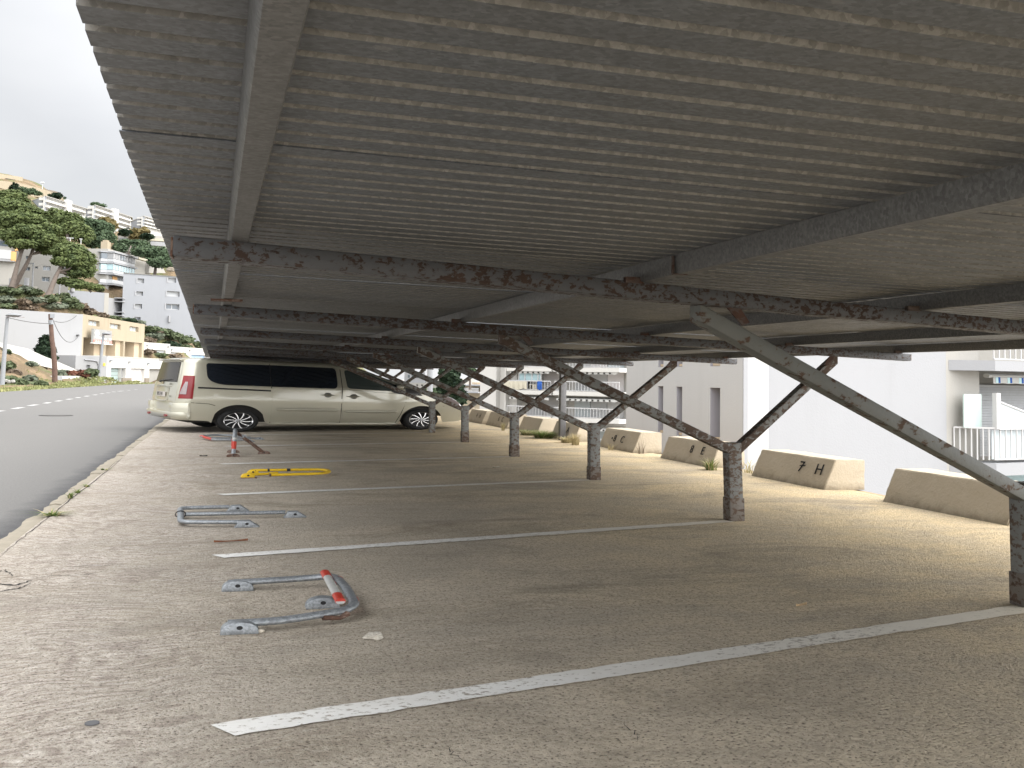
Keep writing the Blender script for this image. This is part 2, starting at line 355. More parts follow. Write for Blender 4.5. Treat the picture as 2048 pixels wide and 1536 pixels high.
MT = dict(
    conc=m_concrete(), asph=m_asphalt(), line=m_paintline(), zinc=m_zinc(),
    zincp=m_zinc('galvanised_purlin', (0.105, 0.107, 0.108), (0.155, 0.156, 0.154), False, 0.35),
    zincedge=m_zinc('lit_rib_edge', (0.17, 0.168, 0.16), (0.26, 0.255, 0.24), False, 0.1),  # paler zinc puts the lit look of the rib risers into colour
    beam=m_rust('rusty_beam_paint', (0.085, 0.088, 0.094), (0.060, 0.038, 0.028), 0.57, 34, (0.035, 0.024, 0.02)),
    post=m_rust('rusty_post_paint', (0.22, 0.225, 0.215), (0.15, 0.11, 0.083), 0.58, 26, (0.085, 0.060, 0.046)),
    brace=m_rust('rusty_brace_paint', (0.18, 0.185, 0.175), (0.105, 0.074, 0.056), 0.72, 18, (0.062, 0.043, 0.033)),
    brace2=m_rust('lightly_rusted_brace_paint', (0.15, 0.157, 0.147), (0.115, 0.078, 0.056), 0.40, 17, (0.062, 0.040, 0.03)),
    sleeve=m_rust('rusty_sleeve', (0.17, 0.15, 0.13), (0.12, 0.083, 0.06), 0.62, 20, (0.065, 0.04, 0.03)),
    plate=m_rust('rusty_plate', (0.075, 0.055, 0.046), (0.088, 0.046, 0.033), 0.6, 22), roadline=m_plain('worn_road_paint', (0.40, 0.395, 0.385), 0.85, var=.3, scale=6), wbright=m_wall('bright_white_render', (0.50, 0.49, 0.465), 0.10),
    cream=m_cream(), black=m_plain('black_paint', (0.012, 0.012, 0.013), 0.6), blacktrim=m_plain('black_plastic', (0.02, 0.02, 0.022), 0.5),
    rubber=m_plain('tyre_rubber', (0.018, 0.018, 0.018), 0.85), seam=m_plain('seam_shadow_gap', (0.03, 0.03, 0.028), 0.8),
    glass=m_glass(), rglass=m_glass('rear_glass', (0.028, 0.023, 0.018), 0.16, 0.16), alloy=m_plain('polished_alloy', (0.72, 0.72, 0.73), 0.25, 0.85, var=0.05),
    chrome=m_plain('chrome', (0.8, 0.8, 0.8), 0.12, 1.0, var=0.03),
    red=m_plain('red_lens', (0.20, 0.004, 0.007), 0.32, 0, 0.4, coat=0.15), lens=m_plain('clear_lens', (0.26, 0.21, 0.21), 0.15, 0.2, 0.6, coat=0.5),
    steel=m_zinc('galvanised_steel_tube', (0.24, 0.255, 0.27), (0.36, 0.385, 0.405), False, 0.55),
    redband=m_plain('red_reflective_band', (0.48, 0.045, 0.026), 0.45, var=0.25, scale=30), whiteband=m_plain('white_reflective_band', (0.46, 0.46, 0.44), 0.5, var=0.2, scale=30),
    yellow=m_rust('chipped_yellow_paint', (0.72, 0.47, 0.02), (0.09, 0.05, 0.03), 0.22, 20, (0.03, 0.02, 0.015)),
    brownsteel=m_rust('brown_rusted_steel', (0.20, 0.14, 0.11), (0.14, 0.075, 0.05), 0.7, 20),
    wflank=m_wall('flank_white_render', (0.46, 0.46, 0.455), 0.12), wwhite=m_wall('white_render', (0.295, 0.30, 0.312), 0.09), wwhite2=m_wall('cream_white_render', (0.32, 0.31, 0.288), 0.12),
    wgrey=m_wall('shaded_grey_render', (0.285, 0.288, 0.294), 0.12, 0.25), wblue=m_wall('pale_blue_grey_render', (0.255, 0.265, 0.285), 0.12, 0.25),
    wstone=m_wall('beige_stone_render', (0.335, 0.285, 0.21), 0.45, 0.45), wtan=m_wall('tan_render', (0.46, 0.37, 0.265), 0.25, 0.5),
    wdull=m_wall('dull_grey_render', (0.17, 0.167, 0.158), 0.2, 0.3), slotm=m_plain('lavender_reveal_shade', (0.30, 0.295, 0.325), 0.9, var=.04), railw=m_plain('white_railing_paint', (0.46, 0.46, 0.46), 0.5, var=0.04),  # slotm has the shade of the slot recesses in its colour
    winglass=m_glass('window_glass', (0.10, 0.12, 0.14), 0.08), bluegl=m_glass('bluish_glazing', (0.30, 0.42, 0.45), 0.12), dark=m_plain('dark_interior', (0.035, 0.033, 0.03), 0.9),
    frost=m_plain('frosted_glass', (0.46, 0.56, 0.53), 0.35, var=0.05), frost2=m_plain('grey_frosted_glass', (0.45, 0.50, 0.52), 0.35, var=0.05),
    shutter=m_plain('roller_shutter_grey', (0.42, 0.43, 0.44), 0.6), doorgreen=m_plain('grey_green_door', (0.30, 0.37, 0.36), 0.6), doorpink=m_plain('pale_door', (0.66, 0.63, 0.63), 0.7),
    bluedoor=m_plain('blue_door', (0.30, 0.42, 0.60), 0.6), stone=m_wall('rubble_stone', (0.24, 0.205, 0.165), 0.5, 2.5, 0.6), rock=m_wall('hill_rock', (0.20, 0.172, 0.138), 0.3, 1.0, 0.8),
    wood=m_plain('weathered_wood_pole', (0.105, 0.065, 0.05), 0.9, var=0.45, scale=3.5), postdark=m_plain('dark_post_paint', (0.14, 0.14, 0.145), 0.5, var=.3), lampgrey=m_plain('lamp_post_grey', (0.24, 0.25, 0.265), 0.5), wire=m_plain('cable', (0.06, 0.06, 0.06), 0.7),
    signgrey=m_plain('faded_sign_panel', (0.26, 0.26, 0.25), 0.6, var=0.3, scale=1.5), signred=m_plain('faded_red_band', (0.48, 0.20, 0.17), 0.6, var=0.2), signwhite=m_plain('faded_white_lettering', (0.66, 0.66, 0.63), 0.6, var=0.2),
    bark=m_plain('pine_bark', (0.105, 0.085, 0.072), 0.95, var=0.4, scale=4), canvas=m_plain('cream_canvas', (0.42, 0.39, 0.31), 0.9), awn=m_plain('white_awning_cloth', (0.42, 0.42, 0.405), 0.9), bluestripe=m_plain('blue_awning_stripe', (0.02, 0.08, 0.30), 0.9), aqua=m_plain('pale_aqua_awning_stripe', (0.42, 0.58, 0.60), 0.9),
    hill=m_hill(), pale=m_wall('pale_lower_ground', (0.33, 0.315, 0.29), 0.3, 0.2), sand=m_wall('sandy_earth', (0.40, 0.30, 0.185), 0.5, 1.2, 0.6), orange=m_plain('orange_awning', (0.62, 0.36, 0.15), 0.9),
    pine=m_leaf('pine_needles', (0.052, 0.074, 0.034), (0.120, 0.155, 0.060), (0.175, 0.205, 0.072)), broad=m_leaf('broad_leaves', (0.050, 0.078, 0.047), (0.095, 0.135, 0.072)), cyp=m_leaf('cypress_foliage', (0.010, 0.020, 0.012), (0.03, 0.05, 0.026)),
    bush=m_leaf('scrub_foliage', (0.06, 0.085, 0.045), (0.125, 0.15, 0.08)), sage=m_leaf('grey_green_scrub', (0.085, 0.105, 0.078), (0.155, 0.175, 0.125)), dryb=m_leaf('dry_scrub', (0.10, 0.075, 0.055), (0.19, 0.15, 0.11)), ochre=m_leaf('ochre_foliage', (0.10, 0.085, 0.035), (0.20, 0.16, 0.07)),
    redshrub=m_leaf('reddish_shrub', (0.07, 0.03, 0.02), (0.17, 0.07, 0.045)),
    grass=m_leaf('green_grass', (0.06, 0.10, 0.025), (0.19, 0.25, 0.075)), straw=m_leaf('straw_grass', (0.30, 0.24, 0.12), (0.58, 0.50, 0.30)),
)
def m_van():
    t = NT('champagne_metallic_paint'); f = t.noise(900, 2); c = t.mix(f, (0.43, 0.41, 0.325), (0.50, 0.48, 0.385))
    t.bump(t.noise(0.8, 2), 0.03, 0.05)
    return t.set(c, 0.34, 0.35, 0.5, 1.0)
MT['van'] = m_van()

exec_order = []
# ================================================================== SETTING: ground, road, kerb
def sheet(name, poly, z, mat, thick=None, kind='structure'):
    mb = MB()
    if thick: mb.prism([(x, y, z-thick) for x, y in poly], (0, 0, thick))
    else: mb.ngon([(x, y, z) for x, y in poly])
    return tag(mb.build(name, mat), kind=kind)
# lower land on the seaward side and everything out to the horizon
sheet('ground', [(-1500, -300), (1500, -300), (1500, 2500), (-1500, 2500)], -6.5, MT['pale'])
# the parking slab: an irregular seaward edge with sandy soil behind the blocks
edge = []
yy = -6.0
while yy < 60:
    edge.append((5.86+0.07*noise.noise(Vector((yy*0.9, 1.3, 0)))+0.04*noise.noise(Vector((yy*3.1, 4, 0))), yy)); yy += 0.35
sheet('parking_ground', [(-1.17, -6)] + [(x-0.12, y) for x, y in edge] + [(-1.17, 60)], 0.0, MT['conc'], 0.25)
sheet('sandy_bank', [(3, -6)] + edge + [(3, 60)], -0.012, MT['sand'], 6.4)
roadL = [(-10.2, -8), (-10.2, 30), (-10.05, 51.7), (-9.55, 64), (-8.45, 85.4), (-6.6, 97), (-2, 108), (6, 118)]
roadR = [(16, 110), (6, 100), (1, 88), (-0.9, 66), (-1.24, 40), (-1.24, -8)]
sheet('road', roadL + roadR, -0.022, MT['asph'], 0.3)
sheet('bay_extension', [(-1.24, 60), (6, 60), (9, 85), (16, 110), (6, 100), (1, 88), (-0.9, 66)], -0.03, MT['conc'], 0.3)

# kerb strip: rough old kerb stones, one by one uneven
random.seed(3)
kb = MB(); y = -5.0
while y < 42:
    L = random.uniform(0.55, 0.85); z = random.uniform(-0.006, 0.008); j = random.uniform(-0.012, 0.012); j2 = random.uniform(-0.016, 0.016)
    x0, x1 = -1.275+j, -1.165+random.uniform(-0.006, 0.006)
    n = 5; top = []
    rows = []
    for q in range(n+1):
        yq = y + (L-0.015)*q/n; e = random.uniform(-0.016, 0.016)
        rows.append([Vector((x0+e, yq, -0.06)), Vector((x0+e+0.006, yq, z-0.004)), Vector(((x0+x1)/2, yq, z+random.uniform(0, .004))), Vector((x1, yq, z-0.002)), Vector((x1, yq, -0.06))])
    kb.grid(rows); kb.ngon(rows[0]); kb.ngon(rows[-1])
    y += L
kerbm = NT('kerb_stone'); kerbm.bump(kerbm.noise(35, 5), 0.6, 0.01)
kf = kerbm.mix(kerbm.noise(9, 5, 0.7), (0.20, 0.175, 0.135), (0.36, 0.32, 0.25)); kerbm.set(kf, 0.95)
tag(kb.build('kerb', kerbm.m), kind='structure')

# broken concrete corner and cracks at the lower left
crk = m_plain('crack_dirt', (0.035, 0.032, 0.03), 0.95)
def crack(pts, w, mat=crk):
    mb = MB(); random.seed(len(pts)*31+int(w*1e4)); L = []; R = []
    P = [G(*p) for p in pts]; Q = []
    for a, b in zip(P, P[1:]):
        for k in range(7): Q.append(a.lerp(b, k/7) + Vector((random.uniform(-1, 1), random.uniform(-1, 1), 0))*0.008)
    Q.append(P[-1])
    for i, p in enumerate(Q):
        t = (Q[min(i+1, len(Q)-1)]-Q[max(i-1, 0)]).normalized(); nn = Vector((-t.y, t.x, 0)); ww = w*random.uniform(0.3, 1.3)*sin(pi*(i+0.6)/(len(Q)+0.2))
        L.append(p+nn*ww+Vector((0, 0, .003))); R.append(p-nn*ww+Vector((0, 0, .003)))
    mb.grid([[a, b] for a, b in zip(L, R)]); return tag(mb.build('ground_crack', mat), kind='structure')
crack([(-60, 1185), (0, 1168), (30, 1172), (65, 1160)], 0.008)
crack([(-20, 1150), (8, 1140), (20, 1148), (35, 1155)], 0.004)
crack([(-50, 1200), (10, 1182), (40, 1178), (62, 1166)], 0.006)
crack([(62, 1158), (110, 1152), (165, 1151), (230, 1140)], 0.0035)
crack([(0, 1112), (40, 1080), (90, 1040), (150, 992), (215, 942), (262, 900)], 0.005)
crack([(130, 1135), (260, 1130)], 0.003)
crack([(1240, 1440), (1272, 1470), (1275, 1485)], 0.0015); crack([(900, 1490), (905, 1510), (945, 1536)], 0.0015)

# white bay lines: top-level things, one per bay
POSTX = 3.53
PY = [-1.95, 1.03, 3.92, 6.77, 9.74, 12.72, 15.58, 18.25, 21.15, 24.05, 26.95, 29.85]      # frame stations along the carport
def P(n): return Vector((POSTX, PY[n+1], 0))
names = {0: 'just outside the picture', 1: 'the nearest post at the right edge', 2: 'the big post in front of the block marked 8 E', 3: 'the post left of the block marked 8 C', 4: 'the post beside the green shrub', 5: 'the post just off the van nose', 6: 'the post in front of the van front wheel', 7: 'x'}
lab = {1: 'wide nearest white bay line, chipped, running from the bottom left to the right edge', 2: 'second nearest white bay line, ending at the big rusty post', 3: 'thin white bay line just in front of the yellow barrier', 4: 'thin white bay line behind the yellow barrier', 5: 'faint white bay line running behind the standing red and white barrier', 6: 'faintest white bay line, right beside the van wheels'}
left_s = {1: -3.62, 2: -3.66, 3: -3.67, 4: -3.68, 5: -3.65, 6: -3.56}
for n in range(1, 7):
    random.seed(n); a = P(n)+E2*left_s[n]; b = P(n)+E2*(-0.02); N = 60; w = 0.060 if n == 1 else 0.056
    rows = []
    for i in range(N+1):
        p = a.lerp(b, i/N); e1 = random.uniform(-.006, .006); e3 = random.uniform(-.006, .006)
        sk = 0.03*(1-i/N)
        rows.append([p+N2*(w+e1)-E2*(0.02 if i == 0 else 0)+Vector((0, 0, .004)), p-N2*(w+e3)+E2*(0.02 if i == 0 else 0)+Vector((0, 0, .004))])
    mb = MB(); mb.grid(rows)
    tag(mb.build('bay_line', MT['line']), lab[n], 'line marking', 'white lines between the parking bays')
# dashes along the middle of the road
dl = [((-40, 826.5), (12, 820.5)), ((21, 818.5), (50, 813.8)), ((53, 812.3), (79, 808.4)), ((85, 807.5), (104, 804)), ((108, 803.2), (126.5, 800.4)), ((130, 799.6), (147, 797)), ((149, 796.4), (163, 794)), ((167, 793.5), (180, 791)), ((184, 790.6), (196, 788.8)), ((199, 788.2), (209, 786.6)), ((212, 786.2), (221, 785)), ((224, 784.3), (231, 783.2)), ((233, 782.9), (248, 781.6))]
dl += [((254, 780.9), (262, 780.1)), ((268, 779.4), (276, 778.7))]
for i, (a, b) in enumerate(dl):
    A, B = G(*a, -0.017), G(*b, -0.017); tx = min(0.078*2048/A.y, (b[0]-a[0])*.3); e = (b[1]-a[1])/(b[0]-a[0]); A, B = G(a[0]+tx, a[1]+tx*e, -0.017), G(b[0]-tx, b[1]-tx*e, -0.017); t = (B-A).normalized(); nn = Vector((-t.y, t.x, 0))*0.085
    mb = MB(); mb.ngon([A+nn, B+nn, B-nn, A-nn])
    tag(mb.build('lane_dash', MT['roadline']), 'short white dash in the broken centre line of the road', 'road marking', 'white dashes along the road centre')
# long manhole cover in the road
mh = thing('manhole_cover', G(112, 831, -0.02), 'flat dark manhole cover set in the grey road', 'manhole cover')
mb = MB(); c0 = G(112, 831, -0.019); mb.tube([c0, c0+Vector((0, 0, .006))], 0.36, 28); mb.build('cover_ring', m_plain('cast_iron', (0.05, 0.048, 0.045), 0.7), mh)
mb = MB(); mb.tube([c0+Vector((0, 0, .006)), c0+Vector((0, 0, .010))], 0.29, 28); mb.build('lid', m_plain('cast_iron_lid', (0.085, 0.08, 0.075), 0.6, bump=0.5), mh)

# ================================================================== CARPORT
CP = thing('carport', P(1), 'long open carport with corrugated metal roof on rusty Y shaped steel frames', 'carport')
def ztop(s): return 1.297 - 0.0208*s                      # top of the rafters, falling gently to the right
RH = 0.058
PUR = [(-3.633, 0), (-2.22, 1), (-0.78, 2), (0.56, 3), (1.74, 4)]
def skew(Y): return -0.0145*(Y-2.0)                     # the eaves drift a little
for n in range(0, 11):
    p = P(n); sl = -3.78 + skew(p.y)*0.8; sr = 1.88
    rj = random.uniform(-.004, .004)
    mb = MB(); hw = 0.05
    v = []
    for s in (sl, sr):
        zt = ztop(s)+rj
        for yo, zz in ((-hw, zt-RH), (hw, zt-RH), (hw, zt), (-hw, zt)): v.append(p+E2*s+Vector((0, yo, zz)))
    mb.hexa(v)
    beam = mb.build('rafter', MT['beam'], CP, bevel=0.006, smooth=30)
    for s, d in ((sl, -1), (sr, 1)):                       # the box section's end plates
        mb = MB(); zt = ztop(s); mb.frame_box(p+E2*(s+d*0.003), E2, Vector((0, 1, 0)), -0.003, 0.003, -hw+.004, hw-.004, zt-RH+.003, zt-.003)
        mb.build('end_cap', MT['brownsteel'] if n in (1, 2) else MT['beam'], beam)
    # post (square tube turned with the frame) and its sleeve
    lean = 0.02 if n == 2 else 0.008
    mb = MB(); h = 0.052; zt = 0.562
    a = [Vector((p.x+dx, p.y+dy, 0.0)) for dx, dy in ((-h, -h), (h, -h), (h, h), (-h, h))]
    a = [q + Vector((0.05, 0.05, 0)) for q in a]
    b = [q + Vector((-lean, 0, zt)) for q in a]
    mb.hexa(a + b)
    post = mb.build('post', MT['post'], CP, bevel=0.005, smooth=30)
    if n != 6:
        mb = MB(); g = 0.0055; cc = sum(a, Vector())/4
        aa = [cc + (q-cc)*(1+g/h) for q in a]; hz = 0.165 if n == 2 else 0.13 + 0.02*((n*7) % 3)
        bb = [q + Vector((-lean*0.25, 0, hz)) for q in aa]
        mb.hexa(aa+bb); mb.build('base_sleeve', MT['sleeve'], post, bevel=0.004, smooth=30)
    # braces: long one to the left, steep one to the right
    bc = p + Vector((0.05, 0.05, 0))
    def brace(s0, z0, s1, z1, hv, mat, bt=0.046):
        mb = MB(); v = []
        for s, z in ((s0, z0), (s1, z1)):
            for yo, zz in ((-bt, z-hv), (bt, z-hv), (bt, z+hv), (-bt, z+hv)): v.append(bc+E2*s+Vector((0, yo, zz)))
        mb.hexa(v); return mb.build('brace', mat, CP, bevel=0.006, smooth=30)
    sL = -1.93; zL = ztop(sL)-RH
    br = brace(-0.055, 0.512, sL-0.04, zL-0.022, 0.033, MT['brace2'] if n == 1 else MT['brace'])
    sR = 1.0; zR = ztop(sR)-RH
    br2 = brace(0.04, 0.522, sR+0.03, zR-0.02, 0.040, MT['brace'], 0.043)
    # welded gusset plates at the brace heads
    for bb_, s, d in ((br, sL+0.12, 1), (br2, sR-0.08, -1)):
        mb = MB(); q = bc+E2*s
        slope = -0.40 if d == 1 else 0.72
        z0 = ztop(s)-RH+0.012
        e = 0.085
        v = []
        for yo in (-0.058, -0.049):
            v += [q+E2*(-e*0.5*1)+Vector((0, yo, z0-e*0.35*0.2)), q+E2*(e*0.45)+Vector((0, yo, z0-0.075 if d == 1 else z0+0.012)), q+E2*(e*0.9)+Vector((0, yo, z0-0.062 if d == 1 else z0+0.012)), q+E2*(0.005)+Vector((0, yo, z0+0.018))]
        if d == -1:
            v = []
            for yo in (-0.056, -0.047): v += [q+E2*x+Vector((0, yo, z0+zz)) for x, zz in ((-0.06, -0.085), (0.0, -0.085), (0.09, 0.0), (0.03, 0.0))]
        mb.hexa(v); mb.build('gusset_plate', MT['plate'], bb_, bevel=0.002)
# purlins: Z sections running the length of the roof
PH = 0.062; PY0, PY1 = 0.02, 31.0
for s, k in PUR:
    def pt(Y, ds, dz):
        sy = s + skew(Y)*(0.9 if k == 0 else 0.1 if k < 4 else 0)
        X = POSTX + sy*E2.x
        return Vector((X+ds, Y, ztop(sy)+0.001+dz))
    mb = MB(); rows = []
    prof = [(0.005, PH), (-0.006, PH), (0.0, 0.006), (0.004, 0.0), (0.047, 0.0), (0.050, 0.004), (0.050, 0.014), (0.047, 0.014), (0.047, 0.005), (0.008, 0.005), (0.005, 0.010)]
    for i in range(29):
        Y = PY0 + (PY1-PY0)*i/28; rows.append([pt(Y, a, b) for a, b in prof])
    mb.grid(rows, closed=True)
    pr = mb.build('purlin', MT['zincp'], CP, smooth=40)
    if k == 1:                                             # rusty splice between two lengths
        Y = 3.02
        mb = MB(); a = pt(Y, -0.012, 0.002); mb.box(a.x, a.x+0.006, Y-0.006, Y+0.006, a.z, a.z+PH-0.006); mb.box(a.x+.004, a.x+.05, Y-0.010, Y+0.010, a.z-0.004, a.z-0.0005)
        mb.build('splice', MT['plate'], pr)
    if k == 0:
        Y = 5.35
        mb = MB(); a = pt(Y, 0.02, -0.006); mb.box(a.x-0.08, a.x+0.075, Y-0.05, Y+0.05, a.z-0.004, a.z+0.004); mb.build('strap_plate', MT['brownsteel'], pr)
    for n in range(1, 6):                                  # cleats that bolt each purlin to each rafter
        if k == 0: continue
        Y = P(n).y + (s)*E2.y; a = pt(Y, -0.02, 0)
        mb = MB(); mb.box(a.x-0.035, a.x+0.03, Y-0.075, Y-0.052, a.z-0.004, a.z+0.016); mb.build('cleat', MT['plate'], pr)
# corrugated sheets: trapezoidal ribs laid across, 14 ribs to a sheet, lapped
PITCH_Y = 0.0946; SHW = PITCH_Y*14
def sheet_profile(y0, first=0):
    pr = []
    for i in range(first, 14):
        b = y0 + i*PITCH_Y
        pr += [(b, 0.0), (b+0.068, 0.0), (b+0.071, 0.018), (b+0.0905, 0.018)]
    pr.append((y0+SHW, 0.0)); pr.append((y0+SHW+0.035, 0.0025))
    return pr
Y0s = 1.981 - SHW*2; k = 0
zroof = PH + 0.002
while Y0s + k*SHW < 30.5:
    y0 = Y0s + k*SHW; random.seed(100+k)
    jl = random.uniform(-0.005, 0.005); lift = 0.0 if k % 2 == 0 else 0.0035
    lo = []; hi = []
    srange = [0, .03, .2, .4, .6, .8, 1.0]
    rows = []
    for q in srange:
        row = []
        for (yo, dz) in sheet_profile(0, 11 if k == 0 else 0):
            Yl = y0 + yo                                    # measured along the left eave
            sl = (-0.205 + skew(Yl)*1.05 + jl - POSTX)/E2.x; sr = 1.90
            s = sl + (sr-sl)*q
            X = POSTX + s*E2.x; Y = Yl
            row.append(Vector((X, Y, ztop(s)+zroof+dz+lift+0.0012*sin(X*5+k)*(q > .1))))
        rows.append(row)
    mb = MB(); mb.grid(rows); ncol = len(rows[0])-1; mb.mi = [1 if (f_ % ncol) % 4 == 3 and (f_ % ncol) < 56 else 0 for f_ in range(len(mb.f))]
    up = [[p+Vector((0, 0, .0022)) for p in r] for r in rows]
    mb.grid(up)
    for r0, r1 in ((rows[0], up[0]), (rows[-1], up[-1])): mb.grid([r0, r1])
    mb.grid([[r[0] for r in rows], [r[0] for r in up]]); mb.grid([[r[-1] for r in rows], [r[-1] for r in up]])
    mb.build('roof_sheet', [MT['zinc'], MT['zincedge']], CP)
    k += 1

# ================================================================== CONCRETE BLOCKS
blocks = [(6.25, 7.72, ''), (8.62, 10.02, '7 H'), (10.98, 12.43, '8 E'), (13.30, 14.65, '8 C'), (15.75, 17.0, '5 A'), (17.75, 19.0, ''), (19.75, 21.45, '6 C'), (21.75, 23.2, '4 H'), (24.1, 25.4, '')]
blab = ['large cream concrete block without writing, nearest at the right edge', 'cream concrete block marked 7 H in black', 'cream concrete block marked 8 E, behind the big rusty post', 'cream concrete block marked 8 C with a black dot before the 8', 'cream concrete block marked 5 A, partly hidden by the dark square post', 'cream concrete block without writing behind the green shrub', 'cream concrete block marked 6 C in faded black, by a dry grass tuft', 'far cream concrete block seen just past the van nose', 'farthest cream concrete block hidden past the van']
for i, ((y0, y1, txt), lb) in enumerate(zip(blocks, blab)):
    random.seed(50+i)
    x0 = 5.46 if i < 3 else 5.45-0.022*(i-2); dxt = 0.118; zt = 0.282; w = 0.42
    r = thing('concrete_block', (x0, (y0+y1)/2, 0), lb, 'concrete block', 'concrete wheel stops along the seaward edge')
    # slightly uneven, hand cast: subdivided faces with a wobble and a crumbled foot
    def bp(u, v, f):
        """u along, v up"""
        return None
    NX, NZ, NW = 22, 6, 8
    sh = (random.uniform(-.015, .015), random.uniform(-.015, .015))
    def pos(a, u, z):                                     # a: 0 front .. 1 back ; u 0..1 along ; z 0..1
        wob = 0.006*noise.noise(Vector((u*6+i*9, z*4, a*5)))
        X = x0 + dxt*z*(1-a) + a*(w - 0.05*z*0) + wob*(1 if a < .5 else .5)
        Yv = y0 + (y1-y0)*u + (sh[0] if z > .5 else 0)*0.5 + 0.09*a*(1 if u < .5 else 1)*0.0 + 0.006*noise.noise(Vector((a*7, z*5+i, u*2)))
        # ends are cut oblique, parallel to the bays
        Yv += (X-x0)*E2.y/E2.x*0.35*(-1)
        return Vector((X, Yv, zt*z + (0.006*noise.noise(Vector((u*5+i, a*4, 2))) if z > .9 else 0)))
    mb = MB()
    mb.grid([[pos(0, u/NX, z/NZ) for u in range(NX+1)] for z in range(NZ+1)])
    mb.grid([[pos(1, u/NX, z/NZ) for u in range(NX+1)] for z in range(NZ+1)])
    mb.grid([[pos(a/NW, u/NX, 1) for u in range(NX+1)] for a in range(NW+1)])
    for u in (0, 1): mb.grid([[pos(a/NW, u, z/NZ) for a in range(NW+1)] for z in range(NZ+1)])
    me = mb.build('block_body', MT['cream'], r)
    bm = bmesh.new(); bm.from_mesh(me.data); bmesh.ops.remove_doubles(bm, verts=bm.verts, dist=0.0008)
    bmesh.ops.recalc_face_normals(bm, faces=bm.faces)
    es = [e for e in bm.edges if len(e.link_faces) == 2 and e.calc_face_angle(0) > 0.7]
    bmesh.ops.bevel(bm, geom=es, offset=0.007, segments=2, affect='EDGES'); bm.to_mesh(me.data); bm.free()
    me.data.polygons.foreach_set('use_smooth', [True]*len(me.data.polygons)); me.data.set_sharp_from_angle(angle=radians(35))
    if txt:
        uz = Vector((dxt, 0, zt)).normalized(); ux = Vector((0, -1, 0))
        fr = {'7 H': (9.17, 0.125, 0.17), '8 E': (11.66, 0.125, 0.155), '8 C': (14.16, 0.105, 0.16), '5 A': (16.55, 0.11, 0.17), '6 C': (20.6, 0.115, 0.16), '4 H': (22.45, 0.12, 0.16)}[txt]
        z = fr[1]; nn = ux.cross(uz).normalized()
        a, b = txt.split(' ')
        o0 = Vector((x0+dxt*z/zt, fr[0], z)) + nn*0.009
        gap = 0.30 if txt in ('7 H', '8 E') else 0.27
        mt = MT['black'] if txt not in ('6 C', '4 H') else m_plain('faded_black_paint', (0.07, 0.06, 0.05), 0.7)
        text_mesh(a, fr[2]*0.92, o0, ux, uz, mt, 'number', r, 0.0015, 1.25)
        text_mesh(b, fr[2]*0.92, o0+ux*gap, ux, uz, mt, 'letter', r, 0.0015, 1.25)
        if txt == '7 H':
            mb = MB(); q = o0 + ux*0.02 + uz*0.052 + nn*0.002; mb.prism([q, q+ux*0.10+uz*.008, q+ux*0.10+uz*0.020, q+uz*0.012], nn*0.0015); mb.build('number_bar', mt, r)
        if txt == '8 C':
            mb = MB(); q = o0 - ux*0.06 + uz*0.045; mb.prism([q+ux*(0.024*cos(k*pi/6))+uz*(0.017*sin(k*pi/6)) for k in range(12)], nn*0.002); mb.build('painted_dot', mt, r)
# ================================================================== VAN
VA = radians(74.0)
VO = Vector((0.205, 18.19, 0.0)); VX = Vector((sin(VA), cos(VA), 0))*1.0376; VY = Vector((-cos(VA), sin(VA), 0))*1.0376; VW = 2.06
VAN = thing('van', VO, 'champagne coloured passenger van parked nose in under the carport', 'van')
def interp(x, T):
    if x <= T[0][0]: return T[0][1]
    for (a, b), (c, d) in zip(T, T[1:]):
        if x <= c: return b + (d-b)*(x-a)/(c-a)
    return T[-1][1]
def smooth_interp(x, T):
    if x <= T[0][0]: return T[0][1]
    if x >= T[-1][0]: return T[-1][1]
    for i in range(len(T)-1):
        if x <= T[i+1][0]: break
    x0, y0 = T[i]; x1, y1 = T[i+1]
    def sl(j):
        if j <= 0 or j >= len(T)-1: return None
        return (T[j+1][1]-T[j-1][1])/(T[j+1][0]-T[j-1][0])
    d = (y1-y0)/(x1-x0); m0 = sl(i); m1 = sl(i+1); m0 = d if m0 is None else m0; m1 = d if m1 is None else m1
    t = (x-x0)/(x1-x0); h = x1-x0
    return (2*t**3-3*t*t+1)*y0 + (t**3-2*t*t+t)*h*m0 + (-2*t**3+3*t*t)*y1 + (t**3-t*t)*h*m1
ZT = [(-1.0, 1.225), (-.70, 1.243), (-.3, 1.250), (0.5, 1.250), (1.5, 1.245), (1.95, 1.225), (2.2, 1.165), (2.5, 1.065), (2.8, .955), (3.05, .868), (3.3, .805), (3.66, .735), (4.0, .655), (4.2, .585), (4.34, .50), (4.45, .39)]
def tilt(x): return -0.014*(x+.3)*max(0, 1) if x < 2.6 else -0.0406+0.05*min(1, (x-2.6)/.7)*0.4
def vtop(x): return smooth_interp(x, ZT)
AX, AR, AZ = 0.445, 0.285, 0.19
def vbot(x):
    z = interp(x, [(-1.0, .235), (-.9, .205), (-.5, .195), (-.45, .16), (2.9, .145), (3.9, .165), (4.25, .175), (4.45, .22)])
    for cx in (0.0, 3.36):
        d = abs(x-cx)/AX
        if d < 1: z = max(z, AZ + AR*sqrt(1-d*d))
    return z
def vins(x, z):
    """how far the flank lies inside the widest line"""
    i = 0.0
    if z > 0.80: i += 0.13*(z-0.80)/0.42
    i += 0.030*max(0, (0.42-z)/0.25)**2 + 0.012*abs(z-0.56)/0.25
    if x > 3.25: i += 0.34*((x-3.25)/1.2)**2.4
    if x > 2.05 and z > 0.82: i += 0.02*(x-2.05)
    if x < -0.72: i += 0.14*((-0.72-x)/0.26)**2.6
    return i
def rshift(z): return 0.0 if z < .52 else 0.13*((z-.52)/.72)**1.25
def vw(x, y, z): return VO + VX*x + VY*y + Vector((0, 0, z + tilt(x)))
